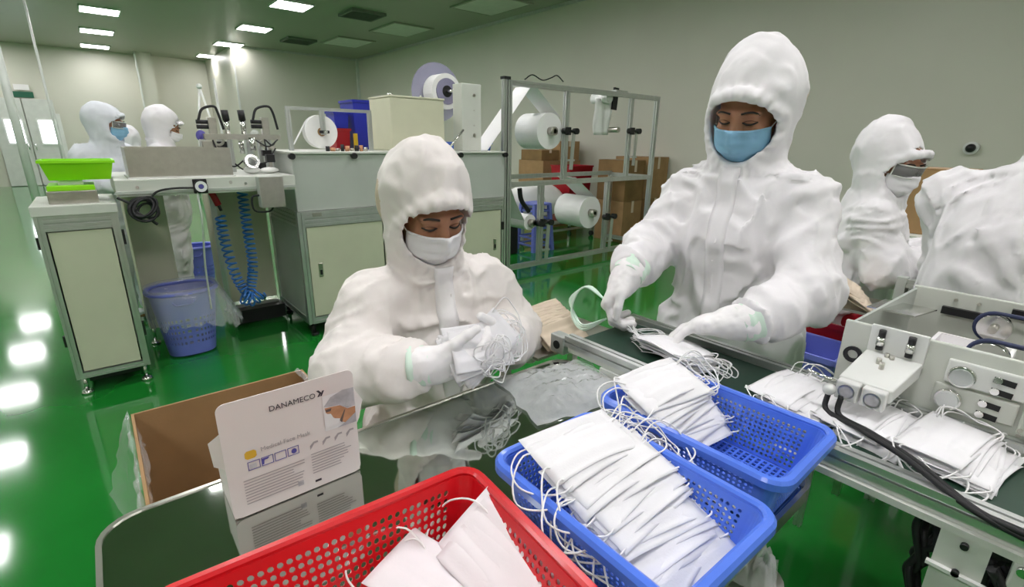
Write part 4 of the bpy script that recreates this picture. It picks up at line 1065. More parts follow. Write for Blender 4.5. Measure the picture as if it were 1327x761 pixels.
# ---- workers far behind the machine bed
for (px, py, Y, lab, sm, mk, gg, fw, sd) in ((137, 160, 4.75, 'worker in bluish-white coverall, goggles and blue mask behind the lime tray', 'suit_cool', 'mask_blue', True, (.62, -.78), 5),
                                     (212, 163, 4.85, 'worker in white coverall bending behind the steel guard box', 'suit', 'mask_white', False, (.95, -.1), 6),
                                     (166, 182, 6.6, 'worker in white coverall far behind, seen between the two machine workers', 'suit', 'mask_white', False, (.3, .95), 7)):
    p = at(px, py, Y=Y); hx, hy, hz = p.x, Y, p.z
    f = unit((fw[0], fw[1], 0)); r = np.array((f[1], -f[0], 0)); c = np.array((hx, hy, 0))
    Z = lambda v: np.array((0, 0, v))
    zz = hz; b = c-f*.06
    person(lab, (b[0], b[1], 0),
        dict(head=c+Z(zz), neck=c-f*.04+Z(zz-.135), chest=b+Z(zz-.32), waist=b+Z(zz-.50), hip=b+Z(zz-.64),
             shR=b+r*.165+Z(zz-.225), elR=b+r*.20+f*.10+Z(zz-.42), wrR=b+r*.10+f*.30+Z(zz-.40), shL=b-r*.165+Z(zz-.225), elL=b-r*.20+f*.10+Z(zz-.42), wrL=b-r*.10+f*.30+Z(zz-.40),
             knR=b+r*.10+Z(.45), anR=b+r*.10+Z(.075), knL=b-r*.10+Z(.45), anL=b-r*.10+Z(.075)),
        f, hfwd=(.92, -.40, 0) if gg else None, tilt=.15 if gg else .45, suit=sm, maskm=mk, seed=sd, h=.013, goggles=gg, coarse=True, flap=False, tw=.16, td=.13,
        hands=[(b+r*.10+f*.30+Z(zz-.40), f*.9+Z(-.3), (0, 0, -1), 1, .4, None, .1, (.7, .3), 1.0), (b-r*.10+f*.30+Z(zz-.40), f*.9+Z(-.3), (0, 0, -1), -1, .4, None, .1, (.7, .3), 1.0)])
# ================================================================== foreground
ZT = .82
def rrect(x0, x1, y0, y1, r, n=6):
    out = []
    for cx, cy, a0 in ((x1-r, y1-r, 0), (x0+r, y1-r, 90), (x0+r, y0+r, 180), (x1-r, y0+r, 270)):
        for k in range(n+1):
            a = math.radians(a0+90*k/n); out.append((cx+r*math.cos(a), cy+r*math.sin(a)))
    return out
def slab(mb, P, z0, z1):
    n = len(P); mb.add([(x, y, z0) for x, y in P]+[(x, y, z1) for x, y in P], [tuple(range(n))[::-1], tuple(range(n, 2*n))]+[(i, (i+1) % n, n+(i+1) % n, n+i) for i in range(n)]); return mb
tb = thing('work_table', (.38, .53, 0), 'table with rounded corners and glossy dark green mirror-like top', 'table')
TX0, TX1, TY0, TY1 = -.092, .896, .215, .858
P = rrect(TX0, TX1, TY0, TY1, .055); Pi = rrect(TX0+.007, TX1-.007, TY0+.007, TY1-.007, .05)
slab(MB(), Pi, ZT-.022, ZT).build('top', 'tabletop', tb)
mb = MB(); n = len(P); vs = []
for (x, y), (xi, yi) in zip(P, Pi): vs += [(x, y, ZT-.025), (x, y, ZT+.002), (xi, yi, ZT+.002), (xi, yi, ZT-.025)]
mb.add(vs, [(i*4+q, i*4+(q+1) % 4, ((i+1) % n)*4+(q+1) % 4, ((i+1) % n)*4+q) for i in range(n) for q in range(4)]); mb.build('edge_band', 'steel', tb)
for x in (TX0+.08, TX1-.12):
    for y in (TY0+.06, TY1-.05): MB().bar((x, y, 0), (x, y, ZT-.025), .035).build('leg', 'steel', tb)
for y in (TY0+.06, TY1-.05): MB().bar((TX0+.09, y, ZT-.05), (TX1-.10, y, ZT-.05), .02, .045).build('apron', 'steel', tb)
# ---------- printed mask box
bx0, bx1, by = .072, .272, .735; bz = ZT+.002; bh = .195
t = thing('mask_box', (.17, by+.04, ZT), 'open printed white carton of masks standing on the glossy table', 'box')
mb = MB(); Pp = rrect(bx0, bx1, bz, bz+bh, .012); Pp = [(x, z) for x, z in Pp]
nP = len(Pp); mb.add([(x, by, z) for x, z in Pp]+[(x, by+.0015, z) for x, z in Pp], [tuple(range(nP)), tuple(range(nP, 2*nP))[::-1]]+[(i, (i+1) % nP, nP+(i+1) % nP, nP+i) for i in range(nP)])
mb.build('front_panel', 'card_white', t)
B(bx0+.001, bx0+.0025, by+.002, by+.09, bz, bz+.085).build('side_panel', 'card_white', t); B(bx1-.0025, bx1-.001, by+.002, by+.09, bz, bz+.085).build('side_panel', 'card_white', t)
B(bx0, bx1, by+.09, by+.0915, bz, bz+.085).build('back_panel', 'card_white', t); B(bx0+.003, bx1-.003, by+.002, by+.089, bz, bz+.0015).build('bottom_panel', 'card_white', t)
mb = MB(); mb.add([(bx0+.001, by+.002, bz+.09), (bx0-.012, by+.012, bz+.095), (bx0-.014, by+.012, bz+.135), (bx0+.001, by+.002, bz+.15)], [(0, 1, 2, 3)]); mb.build('flap', 'card_white', t, solid=.0012)
mb = MB(); mb.add([(bx1-.001, by+.002, bz+.09), (bx1+.006, by+.004, bz+.10), (bx1+.018, by+.015, bz+.125), (bx1-.001, by+.002, bz+.16)], [(0, 1, 2, 3)]); mb.build('flap', 'card_white', t, solid=.0012)
yk = by-.0006
def U(u): return bx0+u*(bx1-bx0)
def Vv(v): return bz+bh*(1-v)
def poly(name, pts, m, par=t, y=yk):
    mb = MB(); mb.add([(U(u), y, Vv(v)) for u, v in pts]+[(U(u), y+.0004, Vv(v)) for u, v in pts], [tuple(range(len(pts)))[::-1], tuple(range(len(pts), 2*len(pts)))]); return mb.build(name, m, par)
def rect(name, u0, u1, v0, v1, m, y=yk): return poly(name, [(u0, v0), (u1, v0), (u1, v1), (u0, v1)], m, t, y)
def text_mesh(name, body, u, v, size, m, par, sx=1.0):
    c = bpy.data.curves.new('txt', 'FONT'); c.body = body; c.size = size; c.extrude = .0002; c.resolution_u = 3; c.offset = 0
    o = bpy.data.objects.new('txt', c); COL.objects.link(o); bpy.context.view_layer.update()
    me = bpy.data.meshes.new_from_object(o.evaluated_get(bpy.context.evaluated_depsgraph_get())); bpy.data.objects.remove(o)
    n = len(me.vertices); a = np.empty(n*3, np.float32); me.vertices.foreach_get('co', a); a = a.reshape(-1, 3)
    q = np.stack([U(u)+a[:, 0]*sx, yk-a[:, 2], Vv(v)+a[:, 1]], 1)-np.array(wloc(par)); me.vertices.foreach_set('co', q.astype(np.float32).ravel()); me.update(); me.materials.clear()
    return link(name, me, m, par)
text_mesh('lettering', 'DANAMECO', .34, .165, .0125, 'ink', t, .98)
poly('logo', [(.695, .108), (.715, .108), (.735, .135), (.715, .165), (.70, .165), (.718, .137)], 'ink'); poly('logo', [(.742, .12), (.757, .12), (.735, .165), (.722, .165)], 'ink')
text_mesh('small_lettering', 'Medical Face Mask', .245, .475, .0098, 'ink_light', t, 1.0)
poly('icon', [(.135, .455), (.15, .44), (.20, .44), (.215, .455), (.215, .495), (.20, .51), (.15, .51), (.135, .495)], 'ink_yellow')
for k in range(4):
    u = .145+k*.095; mb = MB()
    for (a, b, c_, d) in ((u, u+.085, .535, .54), (u, u+.085, .605, .61), (u, u+.005, .535, .61), (u+.08, u+.085, .535, .61)): mb.box(U(a), U(b), yk, yk+.0004, Vv(d), Vv(c_))
    mb.build('pictogram', 'ink_blue', t)
poly('pictogram_mark', [(.245, .545), (.30, .545), (.285, .56), (.262, .56), (.256, .598), (.245, .598)], 'ink_blue')
poly('pictogram_mark', [(.458, .565), (.47, .553), (.485, .553), (.497, .565), (.497, .585), (.485, .597), (.47, .597), (.458, .585)], 'ink_blue')
poly('pictogram_mark', [(.157, .56), (.205, .56), (.205, .595), (.157, .595)], 'print_grey')
# printed picture: head in a hair cap with a mask
pic = rect('picture', .735, 1.0-.004, .175, .50, 'ink_white')
yk2 = yk-.0004
for nm, pts, m in (('picture_cap', [(.74, .27), (.80, .20), (.90, .165), (.994, .17), (.994, .34), (.93, .345), (.86, .29), (.78, .28)], 'print_grey'),
                   ('picture_face', [(.745, .285), (.80, .29), (.87, .30), (.93, .35), (.994, .35), (.994, .41), (.90, .475), (.855, .44), (.80, .385), (.752, .33)], 'print_skin'),
                   ('picture_eye', [(.748, .30), (.80, .30), (.79, .325), (.755, .325)], 'print_dark'), ('picture_shade', [(.855, .44), (.90, .355), (.91, .35), (.885, .43), (.875, .465)], 'print_dark'),
                   ('picture_mask', [(.735, .335), (.79, .35), (.81, .40), (.86, .42), (.85, .47), (.76, .47), (.735, .44)], 'ink_white'), ('picture_collar', [(.83, .50), (.90, .475), (.994, .41), (.994, .50)], 'print_grey')):
    mb = MB(); mb.add([(U(u), yk2, Vv(v)) for u, v in pts]+[(U(u), yk2+.0003, Vv(v)) for u, v in pts], [tuple(range(len(pts)))[::-1], tuple(range(len(pts), 2*len(pts)))]); mb.build(nm, m, pic); yk2 -= .0001
for k in range(4):
    u = .60+k*.10; poly('icon_mark', [(u, .585), (u+.03, .555), (u+.065, .555), (u+.065, .57), (u+.035, .572), (u+.012, .605), (u, .62)], 'ink_light')
rr = random.Random(2)
for k in range(9): rect('print_line', .10, .50+rr.uniform(-.05, .05), .685+k*.026, .692+k*.026, 'ink_light')
for k in range(8): rect('print_line', .60, .95-rr.uniform(0, .12), .665+k*.026, .672+k*.026, 'ink_light')
rect('print_mark', .61, .66, .925, .945, 'ink'); rect('print_mark', .475, .52, .875, .92, 'print_grey')
# ---------- brown carton with clear liner behind the table
ct = thing('open_carton', (.18, 1.25, .33), 'open brown cardboard carton lined with clear plastic behind the table', 'box')
cx0, cx1, cy0, cy1, cz0, cz1 = -.035, .385, 1.03, 1.455, .33, .705
for nm, a in (('wall', (cx0, cx0+.006, cy0, cy1)), ('wall', (cx1-.006, cx1, cy0, cy1)), ('wall', (cx0+.006, cx1-.006, cy0, cy0+.006)), ('wall', (cx0+.006, cx1-.006, cy1-.006, cy1))): B(*a, cz0, cz1).build(nm, 'cardboard', ct)
B(cx0+.006, cx1-.006, cy0+.006, cy1-.006, cz0, cz0+.006).build('bottom', 'cardboard', ct)
t = thing('carton_stand', (.18, 1.25, 0), 'low grey stand under the open brown carton', 'stand')
B(cx0-.01, cx1+.01, cy0-.01, cy1+.01, .30, .329).build('top', 'paint_grey', t)
for x in (cx0+.02, cx1-.02):
    for y in (cy0+.02, cy1-.02): prof((x, y, 0), (x, y, .30), .03).build('leg', 'alu', t)
for k in range(3):
    c = thing('mask_carton', (.17, 1.13+.0*k, .337+.062*k), 'flat white printed mask carton stacked inside the open brown carton', 'box', 'cartons inside the brown box')
    B(.02, .32, 1.05, 1.22, .337+.062*k, .397+.062*k).build('body', 'card_white', c, bevel=.002)
    for j in range(4): B(.06+j*.05, .066+j*.05, 1.10, 1.106, .397+.062*k, .398+.062*k).build('print_mark', 'ink', c)
rs = random.Random(8)
mb = MB(); vs = []; fs = []; nu, nv = 22, 12
for j in range(nv+1):
    v = j/nv
    for i in range(nu+1):
        u = i/nu; y = cy0-.01+(cy1-cy0+.02)*u
        if v < .22: x = cx0+.012-.02*(v/.22); z = cz1-.05+.058*(v/.22)
        else:
            w_ = (v-.22)/.78; x = cx0-.008-.06*w_*(.6+.5*math.sin(u*7+1)); z = cz1+.008-.36*w_*(.8+.25*math.sin(u*4+.5))
        vs.append((x+rs.uniform(-.006, .006), y+rs.uniform(-.008, .008), z+rs.uniform(-.004, .004)))
for j in range(nv):
    for i in range(nu): a = j*(nu+1)+i; fs.append((a, a+1, a+nu+2, a+nu+1))
mb.add(vs, fs, True); o = mb.build('plastic_liner', 'film', None); tag(o, 'clear plastic liner hanging over the side of the brown carton', 'plastic bag')
mb = MB(); vs = []; fs = []
for j in range(7):
    v = j/6
    for i in range(nu+1):
        u = i/nu; vs.append((cx1-.02+.05*u*.0+rs.uniform(-.004, .004)+.03*v, cy0+(cy1-cy0)*u, cz1+.012*math.sin(v*3.1)-.10*max(0, v-.4)+rs.uniform(-.004, .004)))
for j in range(6):
    for i in range(nu): a = j*(nu+1)+i; fs.append((a, a+1, a+nu+2, a+nu+1))
mb.add(vs, fs, True); o = mb.build('plastic_liner', 'film', None); tag(o, 'clear plastic fold over the carton edge next to the seated worker', 'plastic bag')
# ---------- baskets with real holes
def basket(name, label, cx, cy, z, sx, sy, h, rz, m, pitch, hole, taper=.84, rc=.020, group=None):
    t = thing(name, (cx, cy, z), label, 'basket', group, rz)
    nx = int(round((sx-2*rc)/pitch)); ny = int(round((sy-2*rc)/pitch)); nc = 6
    def perim(hx, hy, r):
        out = []
        for (c0, c1, kind, n) in (((-hx+r, -hy), (hx-r, -hy), 's', nx), ((hx-r, -hy+r), -90, 'c', nc), ((hx, -hy+r), (hx, hy-r), 's', ny), ((hx-r, hy-r), 0, 'c', nc), ((hx-r, hy), (-hx+r, hy), 's', nx), ((-hx+r, hy-r), 90, 'c', nc), ((-hx, hy-r), (-hx, -hy+r), 's', ny), ((-hx+r, -hy+r), 180, 'c', nc)):
            for k in range(n):
                if kind == 's': out.append((c0[0]+(c1[0]-c0[0])*k/n, c0[1]+(c1[1]-c0[1])*k/n, True, k, n))
                else:
                    a = math.radians(c1+90*k/n); out.append((c0[0]+r*math.cos(a), c0[1]+r*math.sin(a), False, k, n))
        return out
    tp = perim(sx/2, sy/2, rc); bt = perim(sx/2*taper, sy/2*(1-(1-taper)*sx/sy), rc*.8); N = len(tp)
    z0, z1 = .004, h; v0 = .08*h; v1 = .90*h; nz = int(round((v1-v0)/pitch)); ls = [z0, v0]+[v0+(v1-v0)*k/nz for k in range(1, nz+1)]+[z1]
    def pt(i, z_):
        f = (z_-z0)/(z1-z0); a = tp[i % N]; b = bt[i % N]; return Vector((b[0]+(a[0]-b[0])*f, b[1]+(a[1]-b[1])*f, z_))
    mb = MB(); vs = []; fs = []
    for i in range(N):
        st = tp[i][2] and 1 <= tp[i][3] < tp[i][4]-1
        for j in range(len(ls)-1):
            q = [pt(i, ls[j]), pt(i+1, ls[j]), pt(i+1, ls[j+1]), pt(i, ls[j+1])]; n0 = len(vs)
            if st and 1 <= j <= nz:
                c = sum(q, Vector())/4; ou = [q[0], (q[0]+q[1])/2, q[1], (q[1]+q[2])/2, q[2], (q[2]+q[3])/2, q[3], (q[3]+q[0])/2]
                du = (q[1]-q[0])*hole/2; dv = (q[3]-q[0])*hole/2; inn = []
                for k in range(8):
                    a = math.radians(225+45*k); inn.append(c+du*math.cos(a)+dv*math.sin(a))
                vs += ou+inn; fs += [(n0+k, n0+(k+1) % 8, n0+8+(k+1) % 8, n0+8+k) for k in range(8)]
            else: vs += q; fs.append((n0, n0+1, n0+2, n0+3))
    mb.add(vs, fs)
    def local(name_, mb_, solid=0, smooth=False):
        me = mb_.mesh(name_); bm = bmesh.new(); bm.from_mesh(me); bmesh.ops.remove_doubles(bm, verts=bm.verts, dist=1e-5); bmesh.ops.recalc_face_normals(bm, faces=bm.faces); bm.to_mesh(me); bm.free()
        o = link(name_, me, m, t)
        if solid: k = o.modifiers.new('s', 'SOLIDIFY'); k.thickness = solid; k.offset = 0
        return o
    local('perforated_wall', mb, .0022)
    # rim: outward lip turned down
    mb = MB(); vs = []; prf = [(0, 0), (.0, .004), (.004, .007), (.012, .006), (.016, .001), (.016, -.010), (.0135, -.010), (.0135, -.001), (.011, .002), (.003, .002)]
    for i in range(N):
        a = tp[i]; b = tp[(i+1) % N]; p_ = tp[i-1]; tx, ty = b[0]-p_[0], b[1]-p_[1]; l = math.hypot(tx, ty); nx_, ny_ = ty/l, -tx/l
        for (o_, zz) in prf: vs.append((a[0]+nx_*o_, a[1]+ny_*o_, h+zz))
    M = len(prf); mb.add(vs, [(i*M+k, i*M+(k+1) % M, ((i+1) % N)*M+(k+1) % M, ((i+1) % N)*M+k) for i in range(N) for k in range(M)], False)
    local('rim', mb)
    # base: bars in both directions leave square openings
    mb = MB(); bx_, by_ = sx/2*taper, sy/2*(1-(1-taper)*sx/sy); st = pitch*1.25
    kx = int(2*bx_/st); ky = int(2*by_/st)
    for k in range(kx+1): x = -bx_+.003+(2*bx_-.006)*k/kx; mb.box(x-.0022, x+.0022, -by_+.006*(1 if 0 < k < kx else 3), by_-.006*(1 if 0 < k < kx else 3), 0, .003)
    for k in range(ky+1): y = -by_+.003+(2*by_-.006)*k/ky; mb.box(-bx_+.006*(1 if 0 < k < ky else 3), bx_-.006*(1 if 0 < k < ky else 3), y-.0022, y+.0022, .0005, .0035)
    me = mb.mesh('base_grid'); link('base_grid', me, m, t)
    mb = MB().box(-bx_*.5, bx_*.5, -by_*.55, by_*.55, .0036, .0046); link('base_plate', mb.mesh('base_plate'), m, t)
    return t
BZ = ZT+.004
basket('blue_basket', 'blue perforated plastic basket heaped with fanned white masks, touching the red basket', .497, .343, BZ, .206, .305, .095, math.radians(-1), 'blue_basket', .0088, .66)
basket('blue_basket', 'blue perforated plastic basket half full of masks beside the conveyor rail', .772, .368, BZ, .200, .315, .095, math.radians(1), 'blue_basket', .0088, .66)
basket('red_basket', 'bright red perforated plastic basket with a few masks',   .143, .380, BZ, .375, .265, .100, math.radians(-4), 'red_plastic', .0105, .70)
# ---------- masks
def mask_mesh(seed, bend=.3, curl=.0, pleat=.0024):
    r = random.Random(seed); nu, nv = 14, 18; vs = []; fs = []; ph = r.uniform(0, 6)
    for j in range(nv+1):
        v = j/nv*2-1
        for i in range(nu+1):
            u = i/nu*2-1; x = u*.0875; y = v*.0475; e = 1-abs(u)**6
            s = sum(1/(1+math.exp(-(v-c)*40)) for c in (-.35, 0, .35))
            z = pleat*(1.5-s)*e*1.2 + pleat*.5*math.sin(v*9)*e - bend*x*x*(1 if True else 0) + curl*y*y + .0018*math.sin(u*3+ph)*v
            vs.append((x, y, z))
    for j in range(nv):
        for i in range(nu): a = j*(nu+1)+i; fs.append((a, a+1, a+nu+2, a+nu+1))
    mb = MB(); mb.add(vs, fs, True); return mb.mesh('mask_body')
def loop_mesh(seed, side, bend, drop):
    r = random.Random(seed); x0 = .084; z0 = -bend*x0*x0+.001; a = r.uniform(.040, .075); tw = r.uniform(-.03, .03); up = r.uniform(-.012, .022)
    pts = [(x0-.006, .042, z0), (x0+a*.4, .044+tw*.3, z0+up), (x0+a*.85, .026+tw, z0+up-drop*.5), (x0+a, .0+tw, z0+up*.4-drop), (x0+a*.8, -.028+tw, z0-drop*.6+up*.5), (x0+a*.35, -.045+tw*.3, z0+up*.3), (x0-.006, -.042, z0)]
    mb = MB(); mb.tube(arc_pts([(side*x, y, z) for x, y, z in pts], 26), .0014, 5); return mb.mesh('ear_loop')
BENDS = (.15, .6, 1.2, 2.0)
MV = [mask_mesh(k, BENDS[k % 4], (-.4, .6, 0, 1.0)[k % 4]) for k in range(8)]
LV = [[loop_mesh(100+k, s, BENDS[k % 4], (.006, .018, .012, .026)[(k//2) % 4]) for k in range(16)] for s in (-1, 1)]
MC = random.Random(21)
def put_mask(c, ex, ey, label, group, m='mask_white', variant=None, loops=(1, 1)):
    ex = Vector(ex).normalized(); ey = Vector(ey); ey = (ey-ex*ey.dot(ex)).normalized(); ez = ex.cross(ey)
    k = MC.randrange(8) if variant is None else variant
    t = thing('loose_face_mask', c, label, 'face mask', group)
    Mx = Matrix((ex, ey, ez)).transposed(); t.rotation_euler = Mx.to_euler()
    b = link('mask_body', MV[k], None, t)
    if not MV[k].materials: MV[k].materials.append(MATS['mask_white'])
    b.material_slots[0].link = 'OBJECT'; b.material_slots[0].material = MATS[m]
    so = b.modifiers.new('s', 'SOLIDIFY'); so.thickness = .0009; so.offset = 0
    for i in (0, 1):
        if loops[i] and (i == 1 or MC.random() < .6):
            me = LV[i][(k % 4)+4*MC.randrange(4)]
            if not me.materials: me.materials.append(MATS['loop_white'])
            link('ear_loop', me, None, t)
    return t
R = random.Random(33)
def fan(n, start, step, tilt, label, group, ex=(1, 0, 0), jit=.006, m='mask_white', yawj=.10, nrm=.0016, ends=None):
    """shingled pile: every next mask lies on the one before; tilt about the long axis"""
    ex = Vector(ex).normalized(); side = Vector((-ex.y, ex.x, 0)); c = Vector(start)
    for i in range(n):
        tl = tilt(i/(max(n-1, 1))) if callable(tilt) else tilt
        ey = side*math.cos(tl)+Vector((0, 0, 1))*math.sin(tl); yj = R.uniform(-yawj, yawj); e2 = ex*math.cos(yj)+side*math.sin(yj)+Vector((0, 0, R.uniform(-.04, .04)))
        lb = label if not ends else (ends[0] if i == 0 else ends[1] if i == n-1 else label)
        put_mask(c+Vector((R.uniform(-jit, jit), R.uniform(-jit, jit)*.4, 0)), e2, ey, lb, group, m)
        c = c+ey*step+ex.cross(ey)*nrm
l1 = 'white pleated face mask fanned in the blue basket next to the red one'; g1 = 'masks heaped in the blue basket by the red basket'
fan(7, (.500, .275, .842), .006, .05, l1, g1, nrm=.0022)
fan(17, (.508, .262, .868), .0112, lambda f: .32-.12*f, l1, g1, nrm=.0022, jit=.010, yawj=.20, ends=('lowest fully showing mask with visible pleats at the foot of the fanned heap', 'topmost white mask on the fanned heap beside the red basket'))
l2 = 'white pleated face mask in the basket beside the conveyor rail'; g2 = 'masks in the blue basket beside the conveyor'
fan(6, (.765, .44, .842), .006, .05, l2, g2, nrm=.0022)
fan(11, (.760, .402, .884), .0088, lambda f: .66-.38*f, l2, g2, nrm=.0032, jit=.008, yawj=.16, ends=('steeply hanging white mask at the foot of the conveyor-side basket heap', 'topmost white mask on the heap in the conveyor-side blue basket'))
l3 = 'pale white face mask lying in the red basket'; g3 = 'masks in the red basket'
fan(5, (.20, .34, .834), .006, .06, l3, g3, (.5, -.86, 0), m='mask_pink', nrm=.0022)
ea = at(597, 668, z=.905); exr = Vector((.10, -.99, -.16)).normalized()
for k in range(4):
    put_mask(ea+exr*.0875+Vector((-.003*k, -.010*k, -.004*k)), exr+Vector((R.uniform(-.05, .05), 0, 0)), (.80, .08, .52), 'pale pinkish-white mask propped upright against the red basket side' if k == 0 else l3, g3, 'mask_pink', k)
eb = at(560, 742, z=.872)
for k in range(4):
    put_mask(eb+Vector((.0, -.03-.012*k, -.004*k)), (.35, -.92, -.10+R.uniform(-.05, .05)), (.95, .3, .10), l3, g3, 'mask_pink', k+4)
# ---------- conveyor
cv = thing('belt_conveyor', (1.06, .1, 0), 'aluminium belt conveyor with dark green belt in front of standing worker', 'conveyor')
CX0, CX1, CY0, CY1 = .905, 1.205, -.75, .86
B(CX0+.034, CX1-.034, CY0, CY1-.015, .855, .862).build('belt', 'pu_belt', cv)
B(CX0+.034, CX1-.034, CY0, CY1-.03, .826, .830).build('belt_return', 'pu_belt', cv)
MB().cyl((CX0+.034, CY1-.02, .844), (CX1-.034, CY1-.02, .844), .014, 24).build('end_roller', 'chrome', cv)
for x, nm in ((CX0, 'near'), (CX1-.03, 'far')):
    prof((x+.015, CY0, .863), (x+.015, CY1, .863), .03).build('rail', 'alu', cv)
    B(x+.004, x+.026, CY0, CY1-.01, .834, .848).build('side_beam', 'paint_light', cv)
    B(x-.004, x+.03, CY1, CY1+.05, .82, .872).build('end_plate', 'alu', cv, bevel=.003)
    MB().cyl((x-.006, CY1+.025, .845), (x+.0, CY1+.025, .845), .012, 14).build('end_bolt', 'black', cv)
B(CX0-.006, CX0+.004, CY0, .30, .826, .838).build('lower_rail', 'paint_light', cv)
for y in (.02, -.6, .70):
    for x in (CX0-.004, CX1-.02):
        if y == .02 and x > 1: continue
        MB().box(x, x+.02, y-.028, y+.030, .0, .834).build('leg', 'paint_light', cv)
    if y < .5:
        for z in (.815, .765): MB().cyl((CX0-.012, y, z), (CX0-.004, y, z), .005, 10).build('bolt', 'black', cv)
        B(CX0-.012, CX0-.004, y-.06, y+.035, .760, .766).build('tie_bar', 'trim', cv)
    if y != .02: B(CX0, CX1, y-.02, y+.02, .12, .16).build('cross_bar', 'paint_light', cv)
B(CX0-.006, CX0+.02, -.20, -.030, .765, .828).build('motor_plate', 'paint_light', cv, bevel=.004)
for (y, z) in ((-.042, .818), (-.10, .79)): MB().cyl((CX0-.014, y, z), (CX0-.006, y, z), .007, 12).build('bolt', 'chrome', cv)
B(CX0+.03, CX0+.20, -.25, -.0, .58, .74).build('motor', 'black', cv, bevel=.02)
rr = random.Random(12)
for k in range(5):
    pts = [(CX0+.02+rr.uniform(0, .06), .058+rr.uniform(-.008, .022), .815-.04*j+rr.uniform(-.012, .012)) for j in range(4)]+[(CX0+.03, .03, .62), (CX0+.05, -.08, .62)]
    MB().tube(arc_pts(pts, 24), .0055, 6).build('cable', 'black_rubber', cv)
for k in range(5):
    pts = [(CX0-.0+rr.uniform(-.01, .05), -.018+rr.uniform(-.008, .008), .80), (CX0+rr.uniform(-.005, .04), -.03+rr.uniform(-.03, .02), .75), (CX0+.02, -.06, .69), (CX0+.05, -.12, .66+rr.uniform(-.04, .04))]
    MB().tube(arc_pts(pts, 18), .006, 6).build('cable', 'black_rubber', cv)
# end shelf with beige sheets
t = thing('end_shelf', (1.02, 1.02, 0), 'small steel shelf at the conveyor end carrying a beige stack', 'shelf')
B(.86, 1.20, .915, 1.13, .795, .803).build('plate', 'steel', t); 
for x in (.88, 1.18): MB().bar((x, 1.08, 0), (x, 1.08, .795), .025).build('leg', 'steel', t)
for k in range(16):
    put_mask((1.00+.004*k*.5, .955+.0068*k, .832+.0016*k), (1, .1+R.uniform(-.06, .06), 0), (-.1, .8, .62), 'beige mask blank in the stack at the conveyor end', 'beige blanks at the conveyor end', 'beige_stack', None, (0, 0))
# masks lying on the belt
l4 = 'white face mask in the loose stack on the belt under the black hoses'; g4 = 'masks stacked on the belt by the sealing machine'
fan(12, (1.075, .045, .866), .004, .03, l4, g4, (1, -.06, 0), nrm=.0023, jit=.012, yawj=.16)
fan(9, (1.07, .145, .868), .010, .05, l4, g4, (1, -.1, 0), nrm=.002, jit=.012, yawj=.2)
l5 = 'white face mask in the spread row on the belt beside the gathering hand'; g5 = 'masks spread on the belt'
fan(9, (1.075, .265, .867), .0115, .05, l5, g5, (.97, -.15, 0), nrm=.0018, jit=.014, yawj=.22)
# bundle gathered by the standing worker, strap bundle in the other hand
l6 = 'white face mask in the bundle gathered under the standing worker hand'; g6 = 'masks under the standing worker hand'
fan(10, (1.045, .60, .872), .003, .10, l6, g6, (.30, .95, -.05), nrm=.0038, jit=.008, yawj=.15)
for k in range(5):
    b = Vector((1.075, .87, .945)); mb = MB(); w_ = R.uniform(-.012, .012)
    mb.tube(arc_pts([b+Vector((.0, .0, .0)), b+Vector((-.02+w_, .055, .03)), b+Vector((-.03, .10+w_, -.02)), b+Vector((-.03+w_, .09, -.07)), b+Vector((-.05, .03, -.085+w_)), b+Vector((-.01, -.02, -.05))], 26), .0028, 6)
    o = mb.build('elastic_strap', 'glove_cuff'); tag(o, 'pale elastic strap looped from the standing worker raised hand', 'strap', 'straps in the raised hand')
# bundle held by the seated worker
l7 = 'white face mask in the bundle held by the seated worker'; g7 = 'masks held by the seated worker'
for k in range(10):
    put_mask((.612+R.uniform(-.008, .008), .862-.0035*k, .925+R.uniform(-.006, .006)), (.85, .15+R.uniform(-.15, .15), .25+R.uniform(-.5, .4)), (-.2, .50, .80), l7, g7, 'mask_white', None, (0, 1))
for k in range(13):
    c = Vector((.622+R.uniform(-.026, .026), .808+R.uniform(-.008, .010), .915+R.uniform(-.025, .022))); a0 = R.uniform(0, 6.28); rx = R.uniform(.018, .036); rz_ = R.uniform(.02, .042)
    pts = [c+Vector((rx*math.cos(a)*(1+.2*math.sin(3*a+a0)), .012*math.sin(a*2+a0)-.01, rz_*math.sin(a)*(1+.15*math.cos(2*a+a0)))) for a in [a0+5.2*i/20 for i in range(21)]]
    mb = MB(); mb.tube(pts, .0016, 5); o = mb.build('ear_loop_tangle', 'loop_white'); tag(o, 'white elastic ear loop in the tangle held by the seated worker', 'ear loop', 'ear loops held by the seated worker')
